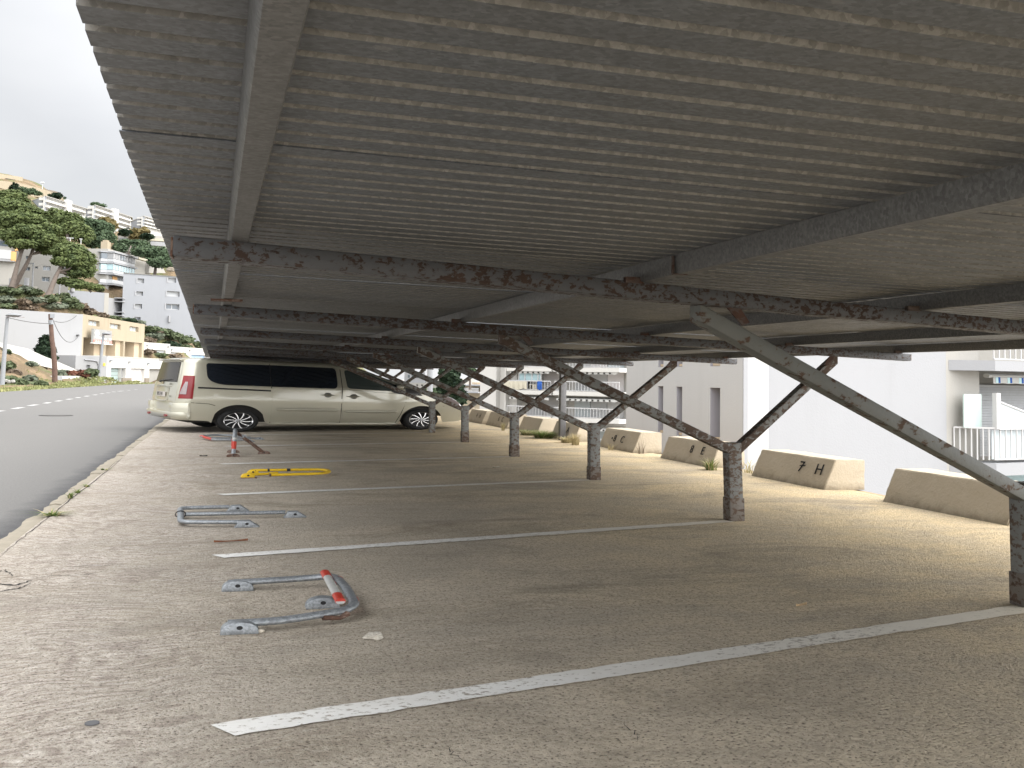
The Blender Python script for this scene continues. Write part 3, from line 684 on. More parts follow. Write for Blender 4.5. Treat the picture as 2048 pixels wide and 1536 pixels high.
def flank(x, z, off=0.0, side=0):
    y = vins(x, z) - off
    return vw(x, y if side == 0 else VW-y, z)
XS = sorted(set([-.98, -.965, -.94, -.90, -.86, -.80, -.73, -.66, -.6, -.53, -.49] + [-.445+.0445*i for i in range(21)] + [.5+.08*i for i in range(30)] + [3.36-.445+.0445*i for i in range(21)] + [3.84, 3.9, 3.96, 4.02, 4.08, 4.14, 4.2, 4.25, 4.3, 4.34, 4.38, 4.41, 4.43, 4.445, 4.45]))
def section(x):
    zb, zt = vbot(x), vtop(x)
    rr = min(0.085, (zt-zb)*0.4) if x < 2.6 else min(0.11, (zt-zb)*0.45)
    pts = []; NS = 22
    zs = [zb + (zt-rr-zb)*i/NS for i in range(NS+1)]
    def X(z): return x + rshift(z)*max(0, min(1, (-0.25-x)/0.73))
    for z in zs: pts.append((X(z), vins(x, z), z))
    y0 = vins(x, zt-rr); ry = rr*1.5
    for k in range(1, 6):
        a = k/6*pi/2; z = zt-rr+rr*sin(a); pts.append((X(z), y0+ry*(1-cos(a)), z))
    N = 10; ya = y0+ry
    for k in range(N+1):
        y = ya + (VW-2*ya)*k/N; t = (y-VW/2)/(VW/2-ya+1e-6); pts.append((X(zt), y, zt+0.022*(1-t*t)*(1 if x < 2.4 else 1.4)))
    right = pts[:NS+6]
    for q in reversed(right): pts.append((q[0], VW-q[1], q[2]))
    return pts
mb = MB(); rows = [[vw(*q) for q in section(x)] for x in XS]
mb.grid(rows)
# front and rear are closed with bulging strips
for idx, sgn in ((0, -1), (len(XS)-1, 1)):
    sec = section(XS[idx]); n = len(sec); half = n//2
    strips = []
    for k in range(half+1):
        a, b = sec[k], sec[n-1-k]
        row = []
        for q in range(9):
            t = q/8; bulge = sgn*0.07*(1-(2*t-1)**2)
            if sgn < 0: bulge *= 0.55
            row.append(vw(a[0]+(b[0]-a[0])*t+bulge, a[1]+(b[1]-a[1])*t, a[2]+(b[2]-a[2])*t))
        strips.append(row)
    mb.grid(strips)
o = mb.build('body', MT['van'], VAN, smooth=40)
bm = bmesh.new(); bm.from_mesh(o.data); bmesh.ops.remove_doubles(bm, verts=bm.verts, dist=0.0006); bmesh.ops.recalc_face_normals(bm, faces=bm.faces); bm.to_mesh(o.data); bm.free()
o.data.polygons.foreach_set('use_smooth', [True]*len(o.data.polygons)); o.data.set_sharp_from_angle(angle=radians(42))
mb = MB(); mb.frame_box(VO, VX, VY, -.80, 3.7, 0.12, VW-.12, .17, .46); mb.frame_box(VO, VX, VY, 1.0, 1.5, .5, 1.3, .105, .18); mb.build('underbody', MT['dark'], VAN)

def rounded(pts, r, n=5):
    out = []
    L = len(pts)
    for i in range(L):
        p0 = Vector(pts[i-1]).to_3d(); p = Vector(pts[i]).to_3d(); p1 = Vector(pts[(i+1) % L]).to_3d()
        rr = r[i] if isinstance(r, (list, tuple)) else r
        a = p + (p0-p).normalized()*min(rr, (p0-p).length*.49); b = p + (p1-p).normalized()*min(rr, (p1-p).length*.49)
        for k in range(n+1):
            t = k/n; out.append((a*(1-t)**2 + p*2*t*(1-t) + b*t*t)[:2])
    return out
def flankpatch(poly, off, name, mat, parent, side=0, thick=0.004, smooth=None):
    mb = MB(); pts = [flank(x, z, off, side) for x, z in poly]; ext = VY*(thick if side == 0 else -thick)
    mb.prism(pts, ext); return mb.build(name, mat, parent, smooth=smooth)
def flankgrid(xl, xr, zs, off, name, mat, parent, nx=10, side=0):
    rows = []
    for z in zs:
        a, b = xl(z), xr(z); rows.append([flank(a+(b-a)*i/nx, z, off, side) for i in range(nx+1)])
    mb = MB(); mb.grid(rows); rim = [[p+VY*(0.012 if side == 0 else -0.012) for p in r] for r in rows]
    mb.grid([rows[0], rim[0]]); mb.grid([rows[-1], rim[-1]]); mb.grid([[r[0] for r in rows], [r[0] for r in rim]]); mb.grid([[r[-1] for r in rows], [r[-1] for r in rim]])
    return mb.build(name, mat, parent, smooth=40)
def seamline(path, w, name, parent, off=0.0035):
    L = []; R = []
    for i, (x, z) in enumerate(path):
        a = path[max(0, i-1)]; b = path[min(len(path)-1, i+1)]; t = Vector((b[0]-a[0], b[1]-a[1])).normalized(); nx, nz = -t.y*w, t.x*w*SQ
        L.append(flank(x+nx, z+nz, off)); R.append(flank(x-nx, z-nz, off))
    mb = MB(); mb.grid([[a, b] for a, b in zip(L, R)]); return mb.build(name, MT['seam'], parent)
zsd = [.165+.985*i/20 for i in range(21)]
# sliding door and front door as real panels, a hair proud of the flank
xs0 = lambda z: .535+.02*(1-z)
sdoor = flankgrid(lambda z: .545, lambda z: 1.785-.02*max(0, .5-z), [z for z in zsd if z < .80], 0.005, 'sliding_door', MT['van'], VAN)
def fdx(z): return 2.83 + 0.20*min(1, max(0, (z-.17)/.38)) - 0.05*max(0, z-.55)
fdoor = flankgrid(lambda z: 1.815-.02*max(0, .5-z), fdx, [.175+.595*i/12 for i in range(13)], 0.005, 'front_door', MT['van'], VAN)
seamline([(.535, .17), (.535, .8), (.53, 1.19)], .007, 'door_seam', VAN)
seamline([(1.775, .17), (1.787, .4), (1.80, .8), (1.79, 1.14)], .007, 'door_seam', VAN, .0075)
seamline([(2.835, .165), (2.93, .33), (3.02, .55), (3.025, .66), (2.99, .765)], .007, 'door_seam', VAN, .0045)
seamline([(-.79, .497), (-.5, .482), (-.40, .455)], .007, 'bumper_seam', VAN)
seamline([(-.82, .20), (-.82, .49)], .004, 'bumper_seam', VAN)
seamline([(1.81, .779), (2.4, .745), (2.98, .70)], .005, 'belt_seam', VAN, .009)
# side glass: one long blacked out band in two panes, then the front door window
def paneglass(poly, r, name, parent, off=0.010, mat=None, side=0): return flankpatch(rounded(poly, r), off, name, mat or MT['glass'], parent, side, 0.02)
g1 = paneglass([(-.535, 1.168), (-.53, .90), (-.36, .812), (.523, .798), (.523, 1.172)], [.05, .08, .16, .01, .01], 'side_window', VAN)
g2 = paneglass([(.538, 1.172), (.538, .798), (1.715, .788), (1.715, 1.160)], [.01, .01, .09, .09], 'side_window', sdoor)
g3 = paneglass([(1.865, 1.13), (1.90, .80), (2.70, .765), (3.00, .80), (2.62, .965), (2.30, 1.085), (2.1, 1.125)], [.05, .06, .01, .01, .02, .05, .08], 'front_window', fdoor, 0.012, m_glass('clear_door_glass', (0.05, 0.062, 0.058), .05, .6))
for poly, r in (([(-.535, 1.168), (-.53, .90), (-.36, .812), (.523, .798), (.523, 1.172)], [.05, .08, .16, .01, .01]), ([(.538, 1.172), (.538, .798), (1.715, .788), (1.715, 1.160)], [.01, .01, .09, .09]), ([(1.865, 1.13), (1.90, .80), (2.70, .765), (3.00, .80), (2.62, .965), (2.1, 1.125)], .05)):
    paneglass(poly, r, 'side_window', VAN, 0.010, None, 1)
# black quarter trim ahead of the door glass, with its small white script
tr = flankpatch(rounded([(2.72, .765), (2.99, .83), (3.12, .80), (3.28, .73), (3.36, .665), (3.10, .675), (2.78, .73)], .02), 0.014, 'quarter_trim', m_plain('charcoal_trim', (0.07, 0.068, 0.07), 0.4), VAN, 0, 0.03)
text_mesh('Multispace', 0.034, flank(3.095, .692, 0.02)-VY*.012, VX, Vector((0, 0, 1)), MT['railw'], 'trim_script', tr, 0.001, 1.0)
# slider rail, rubbing strips, sill, handles
flankpatch(rounded([(-.69, .765), (-.69, .738), (.525, .712), (.525, .738)], [.03, .03, .004, .004]), 0.006, 'slider_rail', MT['black'], VAN, 0, 0.02)
def strip(x0, x1, z, name, parent, h=.026, off=.018):
    n = 14; rows = []
    for k in range(7):
        a = -pi/2+pi*k/6; rows.append([flank(x0+(x1-x0)*i/n, z+h*sin(a)*(1 if 0 < i < n else .15), 0.003+off*cos(a)*(1 if 0 < i < n else 0)) for i in range(n+1)])
    mb = MB(); mb.grid(rows); return mb.build(name, MT['van'], parent, smooth=60)
strip(.585, 1.772, .405, 'rubbing_strip', sdoor, .030, .02); strip(1.82, 2.88, .385, 'rubbing_strip', fdoor, .026, .02)
strip(.46, 2.90, .158, 'sill', VAN, .026, .022)
def handle(x, z, parent):
    mb = MB(); ring = [flank(x+.068*cos(a), z+.046*sin(a), .008) for a in [2*pi*i/18 for i in range(18)]]; mb.ngon(ring)
    h = mb.build('handle_recess_shade', m_plain('handle_shadow', (0.16, 0.155, 0.13), 0.5), parent)  # flat oval, the recess's shade is put into its colour
    mb = MB(); mb.tube([flank(x+dx, z, .012+.014*(1-abs(dx)/.14)) for dx in (-.135, -.08, -.03, .03, .08, .13)], [.008, .014, .016, .016, .014, .006], 8, .7); mb.build('handle', MT['van'], parent, smooth=60)
handle(1.535, .672, sdoor); handle(2.015, .655, fdoor)
# door mirror
mb = MB(); c = flank(2.86, .835, .10); N = 12
rows = []
for i in range(9):
    t = -1+2*i/8; rr = sqrt(max(0, 1-t*t))*0.9+.05
    rows.append([c + VX*(t*.085) + VY*(-.085*rr*cos(2*pi*k/N)) + Vector((0, 0, .066*rr*sin(2*pi*k/N))) for k in range(N)])
mb.grid(rows, closed=True); mb.ngon(rows[0]); mb.ngon(rows[-1]); mir = mb.build('door_mirror', MT['van'], VAN, smooth=60)
mb = MB(); mb.tube([flank(2.90, .785, .0), flank(2.88, .80, .06)], .025, 8, .7)
mb.build('mirror_arm', MT['blacktrim'], mir); mb = MB(); mb.prism([c+VX*-.088+VY*y+Vector((0, 0, z)) for y, z in rounded([(-.07, -.05), (.07, -.05), (.07, .05), (-.07, .05)], .03)], VX*-.004); mb.build('mirror_glass', MT['glass'], mir)
# windscreen
rows = []
for i in range(9):
    x = 2.12+ (2.98-2.12)*i/8; z = vtop(x); row = []
    y0 = vins(x, z-.08)+.15
    for k in range(11):
        y = y0+(VW-2*y0)*k/10; t = (y-VW/2)/(VW/2-y0); row.append(vw(x, y, z+0.024*(1-t*t)+.010))
    rows.append(row)
mb = MB(); mb.grid(rows); mb.build('windscreen', MT['glass'], VAN, smooth=60)
# headlamp on the near wing
mb = MB(); mb.ngon([flank(x, z, .008) for x, z in rounded([(3.72, .66), (3.95, .50), (4.25, .47), (4.20, .54), (4.02, .615)], .02)]); mb.build('headlight', MT['lens'], VAN)
seamline([(3.80, .47), (4.1, .455), (4.35, .44)], .004, 'bumper_seam', VAN)

# wheels: tyre, dark rim well, polished spokes
def wheel(cx, side):
    y0 = 0.035 if side == 0 else VW-0.035; s = 1 if side == 0 else -1
    C = vw(cx, y0, 0) ; C.z = 0.197 + 0.0
    def wp(r, a, y): return C + VX*(r*cos(a)) + VY*(s*y) + Vector((0, 0, r*sin(a)*SQ))
    R = 0.35; N = 44
    mb = MB(); prof = [(0.232, .03), (.245, .008), (.27, -.004), (.31, -.006), (.335, .004), (.348, .022), (.35, .05), (.35, .16), (.345, .19), (.32, .205), (.23, .2)]
    mb.grid([[wp(r, 2*pi*k/N, y) for k in range(N)] for r, y in prof], closed=True)
    W = mb.build('wheel', MT['rubber'], VAN, smooth=40)
    mb = MB(); mb.grid([[wp(r, 2*pi*k/N, y) for k in range(N)] for r, y in ((.235, .012), (.228, .06), (.05, .075), (.002, .075))], closed=True); mb.build('rim_well', m_plain('dark_brake_well', (0.012, 0.012, 0.013), 0.5), W)
    mb = MB(); mb.grid([[wp(r, 2*pi*k/N, y) for k in range(N)] for r, y in ((.238, .03), (.250, .004), (.246, -.002), (.236, .002), (.232, .02))], closed=True); rim = mb.build('rim', MT['alloy'], W, smooth=50)
    for k in range(10):
        a0 = 2*pi*k/10 + .35*s; L = []; Rr = []; L2 = []
        for q in range(7):
            r = .035+.203*q/6; a = a0 + s*0.22*(q/6)**1.6; w = .0085+.002*q/6
            L.append(wp(r, a+w/r*1.0, .006+.022*(1-q/6)*0)); Rr.append(wp(r, a-w/r*1.0, .006)); L2.append((r, a, w))
        mb = MB(); up = [[a, b] for a, b in zip(L, Rr)]; dn = [[p+VY*(s*.02) for p in r] for r in up]
        mb.grid(up); mb.grid([[r[0] for r in up], [r[0] for r in dn]]); mb.grid([[r[1] for r in up], [r[1] for r in dn]]); mb.build('spoke', MT['alloy'], rim)
    mb = MB(); mb.grid([[wp(r, 2*pi*k/16, y) for k in range(16)] for r, y in ((.042, .02), (.042, .0), (.034, -.004), (.001, -.004))], closed=True); mb.build('hub_cap', m_plain('grey_hub', (0.3, 0.3, 0.31), 0.4, 0.5), W, smooth=40)
for cx in (0.0, 3.36):
    for sd_ in (0, 1): wheel(cx, sd_)

# rear: tailgate glass, lamps, bumper, plate, badge
def rear(y, z, off=0.0):
    """point on the tail surface (y across from the near side)"""
    ys = vins(-.98, z); t = (y-ys)/(VW-2*ys)
    t = max(0, min(1, t)); return vw(-.98+rshift(z)-0.0385*(1-(2*t-1)**2)-off, y, z)
def rearpatch(poly, off, name, mat, parent, thick=.004, n=6):
    """polygon in (y,z), filled as strips so it follows the tail's curve"""
    zs = sorted(set(z for _, z in poly)); z0, z1 = zs[0], zs[-1]; rows = []
    M_ = 12
    for i in range(M_+1):
        z = z0+(z1-z0)*(i/M_*0.998+.001); xs = []
        for (a, b), (c, d) in zip(poly, poly[1:]+poly[:1]):
            if (b-z)*(d-z) < 0: xs.append(a+(c-a)*(z-b)/(d-b))
        if len(xs) >= 2: rows.append([rear(min(xs)+(max(xs)-min(xs))*k/n, z, off) for k in range(n+1)])
    mb = MB(); mb.grid(rows); back = [[p+VX*thick for p in r] for r in rows]
    mb.grid([rows[0], back[0]]); mb.grid([rows[-1], back[-1]]); mb.grid([[r[0] for r in rows], [r[0] for r in back]]); mb.grid([[r[-1] for r in rows], [r[-1] for r in back]])
    return mb.build(name, mat, parent, smooth=50)
tail = rearpatch([(.20, .50), (VW-.20, .50), (VW-.22, .82), (VW-.34, 1.20), (.34, 1.20), (.22, .82)], .006, 'tailgate', MT['van'], VAN, .012, 10)
rearpatch([(.29, .835), (VW-.29, .835), (VW-.37, 1.175), (.37, 1.175)], .014, 'rear_window', MT['rglass'], tail)
mb = MB(); mb.tube([rear(1.30, .845, .03), rear(.95, .862, .035), rear(.55, .875, .03)], [.014, .012, .006], 8, .6); mb.tube([rear(1.30, .835, .012), rear(1.30, .848, .04)], .03, 8, .6); mb.build('rear_wiper', MT['blacktrim'], tail)
rows = []
for k in range(9):                                         # roof spoiler lip
    y = .30+(VW-.60)*k/8; t = k/8*2-1; b = rear(y, 1.21, .0)
    rows.append([b+Vector((0, 0, .028))+VX*.10, b+Vector((0, 0, .026))+VX*.0, b-VX*(.10-.03*t*t)+Vector((0, 0, .012)), b-VX*(.09-.03*t*t)+Vector((0, 0, -.006)), b+Vector((0, 0, -.010))])
mb = MB(); mb.grid(rows); mb.ngon(rows[0]); mb.ngon(rows[-1]); mb.build('roof_spoiler', MT['van'], tail, smooth=50)
# tail lamps wrap the corner: red shell, clear insert
for sd_ in (0, 1):
    def corner(u, z, off):                                 # u<0 on the flank, u>0 on the tail
        if u <= 0: x = -.80+u*1.0; p = None
        sy = vins(-.98, z)
        path = [(-.745, vins(-.745, z)), (-.81, vins(-.81, z)), (-.87, vins(-.87, z)), (-.92, vins(-.92, z)), (-.958, vins(-.958, z)), (-.982, .155+.13*max(0, z-.8)), (-.986, .20+.13*max(0, z-.8))]
        f = u*(len(path)-1); i = min(len(path)-2, int(f)); t = f-i
        x = path[i][0]+(path[i+1][0]-path[i][0])*t; y = path[i][1]+(path[i+1][1]-path[i][1])*t
        nx, ny = (-.4, -.9) if u < .4 else (-.9, -.4)
        x += nx*off + rshift(z)*min(1, max(0, (-.25-x)/.73)); y += ny*off
        return vw(x, y if sd_ == 0 else VW-y, z)
    rows = []
    for i in range(13):
        z = .562+.385*i/12; u0 = .05+.02*(i/12); u1 = .72-.12*(i/12)
        rows.append([corner(u0+(u1-u0)*k/12, z, .010) for k in range(13)])
    mb = MB(); mb.grid(rows); tl = mb.build('tail_light', MT['red'], VAN, smooth=60)
    rows = []
    for i in range(9):
        z = .635+.21*i/8; u0 = .34; u1 = .66-.22*(i/8)**1.2
        rows.append([corner(u0+(u1-u0)*k/8, z, .0155) for k in range(9)])
    mb = MB(); mb.grid(rows); mb.build('clear_insert', MT['lens'], tl, smooth=60)
# bumper: wide step with raised corners
def bump_ring(z, ex, inset=0):
    pts = []
    for k in range(25):
        t = k/24; y = -.015+inset+(VW+.03-2*inset)*t; c = abs(2*t-1)
        x = -1.04-ex+0.20*max(0, (c-.80)/.20)**2.2 - .02*(1-c*c); pts.append(vw(x, y, z))
    return pts
side = lambda z, o=0: [vw(-.82, -.006-o, z)]
mb = MB(); rr = []
for z, ex in ((.205, -.05), (.225, 0.0), (.27, .03), (.315, .035), (.335, .025)):
    L = bump_ring(z, ex); rr.append([vw(-.80, .004, z)] + L + [vw(-.80, VW-.004, z)])
mb.grid(rr); top = [vw(-.80, .02, .34)] + [p+VX*.10+Vector((0, 0, .004)) for p in bump_ring(.335, .025)] + [vw(-.80, VW-.02, .34)]; mb.grid([rr[-1], top])
bp_ = mb.build('rear_bumper', MT['van'], VAN, smooth=50)
for sd_ in (0, 1):
    rows = []
    for z in (.33, .40, .47, .487):
        row = []
        for k in range(11):
            t = k/10; u = t*.34; y = -.012+u; c = 1-2*u/VW
            x = -1.055+0.22*max(0, (c-.80)/.20)**2.0 + (.012 if z > .48 else 0)
            row.append(vw(x, y if sd_ == 0 else VW-y, z))
        row = [vw(-.80, .0 if sd_ == 0 else VW, z)] + row + [vw(-.97, .34 if sd_ == 0 else VW-.34, z)]
        rows.append(row)
    mb = MB(); mb.grid(rows); mb.grid([rows[-1], [p*0.0+vw(-.90, min(max((p-VO).dot(VY), .06), VW-.06), .49) for p in rows[-1]]]); mb.build('bumper_corner', MT['van'], bp_, smooth=45)
for y in (.42, VW-.42):
    mb = MB(); mb.prism([vw(-1.10, y+.085*cos(a), .268+.022*sin(a)) for a in [2*pi*i/16 for i in range(16)]], VX*.03); mb.build('reflector', MT['red'], bp_)
# number plate on a flat patch coloured with the hollow's shade
mb = MB(); mb.prism([rear(y, z, .009) for y, z in rounded([(.62, .52), (1.56, .52), (1.56, .735), (.62, .735)], .03)], VX*-.002); mb.build('plate_hollow_shade', m_plain('hollow_shade', (0.36, 0.34, 0.27), 0.5), tail)
mb = MB(); a = rear(.75, .58, .02); b = rear(1.33, .58, .02); mb.prism([a, b, b+Vector((0, 0, .085)), a+Vector((0, 0, .085))], VX*-.004); pl = mb.build('number_plate', m_plain('plate_white', (0.52, 0.48, 0.44), 0.5), tail)
text_mesh('8953 FJW', .092, b-VX*.006+Vector((0, 0, .014))-VY*.02, -VY, Vector((0, 0, 1)), MT['black'], 'plate_number', pl, .0006, 1.05)
mb = MB(); mb.tube([rear(.55, .755, .02), rear(.8, .772, .035), rear(1.3, .772, .035), rear(1.58, .752, .02)], [.008, .02, .02, .008], 8, .8); mb.build('plate_light_bar', MT['van'], tail, smooth=60)
mb = MB(); mb.tube([rear(.70, .515, .015), rear(1.05, .505, .03), rear(1.45, .522, .015)], [.008, .014, .008], 8, .8); mb.build('tailgate_ledge', MT['van'], tail, smooth=60)
# emblem: a small chrome rampant beast in outline shape
em = [(-.02, -.05), (.02, -.055), (.03, -.02), (.055, -.01), (.03, .005), (.05, .03), (.02, .028), (.03, .06), (-.005, .055), (-.03, .065), (-.025, .035), (-.055, .03), (-.03, .012), (-.05, -.005), (-.02, -.015)]
q = rear(1.10, .80, .012); mb = MB(); mb.prism([q - VY*x*1.1 + Vector((0, 0, z*.62)) for x, z in em], VX*-.006); mb.build('emblem', MT['chrome'], tail)
text_mesh('EXPERT', .045, rear(.66, .783, .014), -VY, Vector((0, 0, 1)), m_plain('badge_grey', (0.18, 0.17, 0.14), 0.4, 0.5), 'model_badge', tail, .0008, 1.25)
text_mesh('HDi', .045, rear(.52, .575, .014), -VY, Vector((0, 0, 1)), m_plain('badge_dark', (0.15, 0.15, 0.12), 0.4, 0.5), 'engine_badge', tail, .0008, 1.2)

# ================================================================== FOLDING PARKING BARRIERS
TR = 0.0215
def arc(pts, r, n=6):
    """polyline with rounded corners"""
    out = [Vector(pts[0])]
    for a, p, b in zip(pts, pts[1:], pts[2:]):
        a, p, b = Vector(a), Vector(p), Vector(b)
        u = p+(a-p).normalized()*min(r, (a-p).length*.45); w = p+(b-p).normalized()*min(r, (b-p).length*.45)
        for k in range(n+1):
            t = k/n; out.append(u*(1-t)**2+p*2*t*(1-t)+w*t*t)
    out.append(Vector(pts[-1])); return out
def pad(p, dirv, L, H, W, name, mat, parent, flat=False):
    """half round bracket bolted to the ground; dirv along its length"""
    d = Vector(dirv).normalized(); s = Vector((-d.y, d.x, 0)); p = Vector(p); mb = MB(); prof = []
    n = 12
    for i in range(n+1):
        a = pi*i/n; prof.append((-L/2*cos(a), H*sin(a)**(0.7)))
    if flat: prof = [(-L/2, 0), (-L*.30, H*.96), (L*.10, H), (L*.5, H*.10), (L*.5, 0)]
    mb.prism([p-s*W/2+d*x+Vector((0, 0, z)) for x, z in prof], s*W)
    o = mb.build(name, mat, parent, bevel=0.003, smooth=35)
    mb = MB(); c = p-s*(W/2+.001)+Vector((0, 0, H*.55)); mb.prism([c+d*.012*cos(a)+Vector((0, 0, .008*sin(a))) for a in [2*pi*i/12 for i in range(12)]], s*.004)
    mb.build('bolt_hole', MT['black'], o); return o
def band(path, i0, i1, r, name, mat, parent):
    mb = MB(); mb.tube(path[i0:i1+1], r, 12, SQ+.02); return mb.build(name, mat, parent, smooth=60)
def lerp_path(a, b, n): return [Vector(a).lerp(Vector(b), i/n) for i in range(n+1)]

b1 = thing('parking_barrier', (0.27, 4.55, 0), 'bent grey tube barrier with red bands, lying flat nearest the camera', 'parking barrier', 'folding parking barriers')
z = .032
mb = MB(); p1 = arc([(.03, 4.185, z), (.20, 4.19, z), (.30, 4.215, z+.002), (.545, 4.30, z+.012), (.535, 4.62, z+.03), (.515, 4.93, z+.028), (.40, 4.985, z+.01), (.03, 4.985, z)], .11)
mb.tube(p1, TR*1.06, 14, .62); hoop = mb.build('hoop', MT['steel'], b1, smooth=60)
cb = lerp_path((.543, 4.42, z+.018), (.522, 4.84, z+.029), 10)
band(cb, 0, 2, TR*1.10, 'red_band', MT['redband'], hoop); band(cb, 8, 10, TR*1.10, 'red_band', MT['redband'], hoop); band(cb, 3, 7, TR*1.07, 'white_band', MT['whiteband'], hoop)
cb2 = lerp_path((.482, 4.36, z+.03), (.468, 4.93, z+.045), 10); mb = MB(); mb.tube(cb2, TR*.95, 12, .62); st = mb.build('crossbar', MT['whiteband'], b1, smooth=60)
band(cb2, 0, 2, TR*1.03, 'red_band', MT['redband'], st); band(cb2, 8, 10, TR*1.03, 'red_band', MT['redband'], st)
for p in ((.075, 4.165, 0), (.075, 4.975, 0)): pad(p, (1, 0, 0), .145, .046, .062, 'foot_bracket', MT['steel'], b1)
pad((.425, 4.545, 0), (1, .03, 0), .145, .046, .062, 'foot_bracket', MT['steel'], b1)
mb = MB(); mb.tube([(.40, 4.235, z-.004), (.47, 4.245, z-.012), (.50, 4.27, z)], [.02, .012, .02], 8, .6); mb.build('hinge_lug', MT['brownsteel'], b1)

b2 = thing('parking_barrier', (0.13, 7.4, 0), 'plain grey tube barrier folded flat, hoop end towards the road', 'parking barrier', 'folding parking barriers')
mb = MB(); mb.tube(arc([(.10, 7.005, z), (-.265, 7.055, z), (-.300, 7.785, z), (.04, 7.81, z)], .085), TR, 14, .62); mb.build('hoop', MT['steel'], b2, smooth=60)
mb = MB(); mb.tube([(-.255, 7.46, z-.004), (.10, 7.44, z), (.42, 7.425, z+.004)], TR, 14, .62); mb.build('centre_leg', MT['steel'], b2, smooth=60)
for p in ((.15, 6.995, 0), (.10, 7.81, 0), (.485, 7.42, 0)): pad(p, (1, 0, 0), .16, .044, .066, 'foot_bracket', MT['steel'], b2, True)
mb = MB(); mb.tube([Vector((-.283+.034*cos(a), 7.44, z+.023*sin(a))) for a in [2*pi*i/12 for i in range(13)]], .004, 6); mb.build('cable_tie', MT['black'], b2)
mb = MB(); mb.tube([(.145, 7.438, z+.001), (.165, 7.437, z+.001)], TR*1.12, 12, .64); mb.build('collar', MT['steel'], b2)

b3 = thing('parking_barrier', (0.55, 10.4, 0), 'chipped yellow tube barrier folded flat on the concrete', 'parking barrier', 'folding parking barriers')
zz = .036; ry = .0215
mb = MB(); mb.tube(arc([(.42, 10.19, zz-.002), (.99, 10.28, zz), (1.02, 10.66, zz+.006), (.25, 10.60, zz+.006)], .20, 8), ry, 14, .62); mb.build('hoop', MT['yellow'], b3, smooth=60)
mb = MB(); mb.tube([(.20, 10.28, zz-.014), (.33, 10.33, zz-.008), (.50, 10.40, zz-.004)], ry*.95, 14, .62); mb.build('centre_leg', MT['yellow'], b3, smooth=60)
pad((.215, 10.28, 0), (1, .1, 0), .13, .045, .07, 'foot_bracket', MT['yellow'], b3, False); pad((.27, 10.60, 0), (1, 0, 0), .12, .05, .06, 'foot_bracket', MT['yellow'], b3)
mb = MB(); mb.box(.15, .30, 10.21, 10.30, 0, .006); mb.build('hinge_plate', MT['brownsteel'], b3)
for a, b in (((.60, 10.62, zz+.006), (.635, 10.622, zz+.006)), ((.41, 10.61, zz+.006), (.43, 10.612, zz+.006))):
    mb = MB(); mb.tube([a, b], ry*1.06, 12, .62); mb.build('black_band', MT['blacktrim'], b3)
mb = MB(); mb.tube([(.415, 10.189, zz-.002), (.428, 10.191, zz-.002)], ry*1.1, 12, .62); mb.build('open_end', MT['brownsteel'], b3)

b4 = thing('parking_barrier', (0.2, 13.25, 0), 'raised barrier standing upright, with a red band and rusty brown leg', 'parking barrier', 'folding parking barriers')
tz = .285
hp = arc([(.090, 12.89, .02), (.105, 12.99, tz), (.108, 13.49, tz), (.094, 13.545, .02)], .10); mb = MB(); mb.tube(hp, .027, 12); mb.build('hoop', MT['steel'], b4, smooth=60)
for ya, yb in ((12.89, 12.99), (13.545, 13.49)):
    l = lerp_path((.090, ya, .02), (.105, yb, tz), 12); m = MB(); m.tube(l[3:8], .0295, 12); m.build('red_band', MT['redband'], b4, smooth=60)
    m = MB(); m.tube(l[8:10], .029, 12); m.build('white_band', MT['whiteband'], b4, smooth=60)
mb = MB(); mb.tube([(.115, 13.24, tz-.008), (.30, 13.28, .14), (.455, 13.31, .018)], [.022, .024, .026], 10, .8); mb.build('rear_leg', MT['brownsteel'], b4, smooth=60)
mb = MB(); mb.box(.150, .215, 13.235, 13.275, .205, .245); mb.build('latch', MT['steel'], b4)
for p in ((.090, 12.87, 0), (.094, 13.56, 0), (.465, 13.315, 0)): pad(p, (1, .1, 0), .155, .040, .06, 'foot_plate', MT['brownsteel'], b4)

b5 = thing('parking_barrier', (0.1, 16.2, 0), 'folded barrier with a red end lying beside the van rear wheel', 'parking barrier', 'folding parking barriers')
mb = MB(); mb.tube(arc([(.30, 15.70, .03), (-.18, 15.72, .03), (-.375, 16.30, .05), (-.12, 16.52, .055), (.30, 16.45, .04)], .09), .027, 12, .62); h5 = mb.build('hoop', MT['steel'], b5, smooth=60)
l = lerp_path((-.20, 15.77, .032), (-.36, 16.26, .049), 6); m = MB(); m.tube(l, .027, 12, .66); m.build('red_band', MT['redband'], h5, smooth=60)
mb = MB(); mb.tube([(-.24, 16.05, .035), (.10, 16.15, .03), (.46, 16.24, .02)], .021, 12, .62); mb.build('centre_leg', MT['steel'], b5, smooth=60)
for p in ((.34, 15.70, 0), (.34, 16.44, 0), (.50, 16.25, 0)): pad(p, (1, 0, 0), .15, .035, .06, 'foot_bracket', MT['steel'], b5, True)

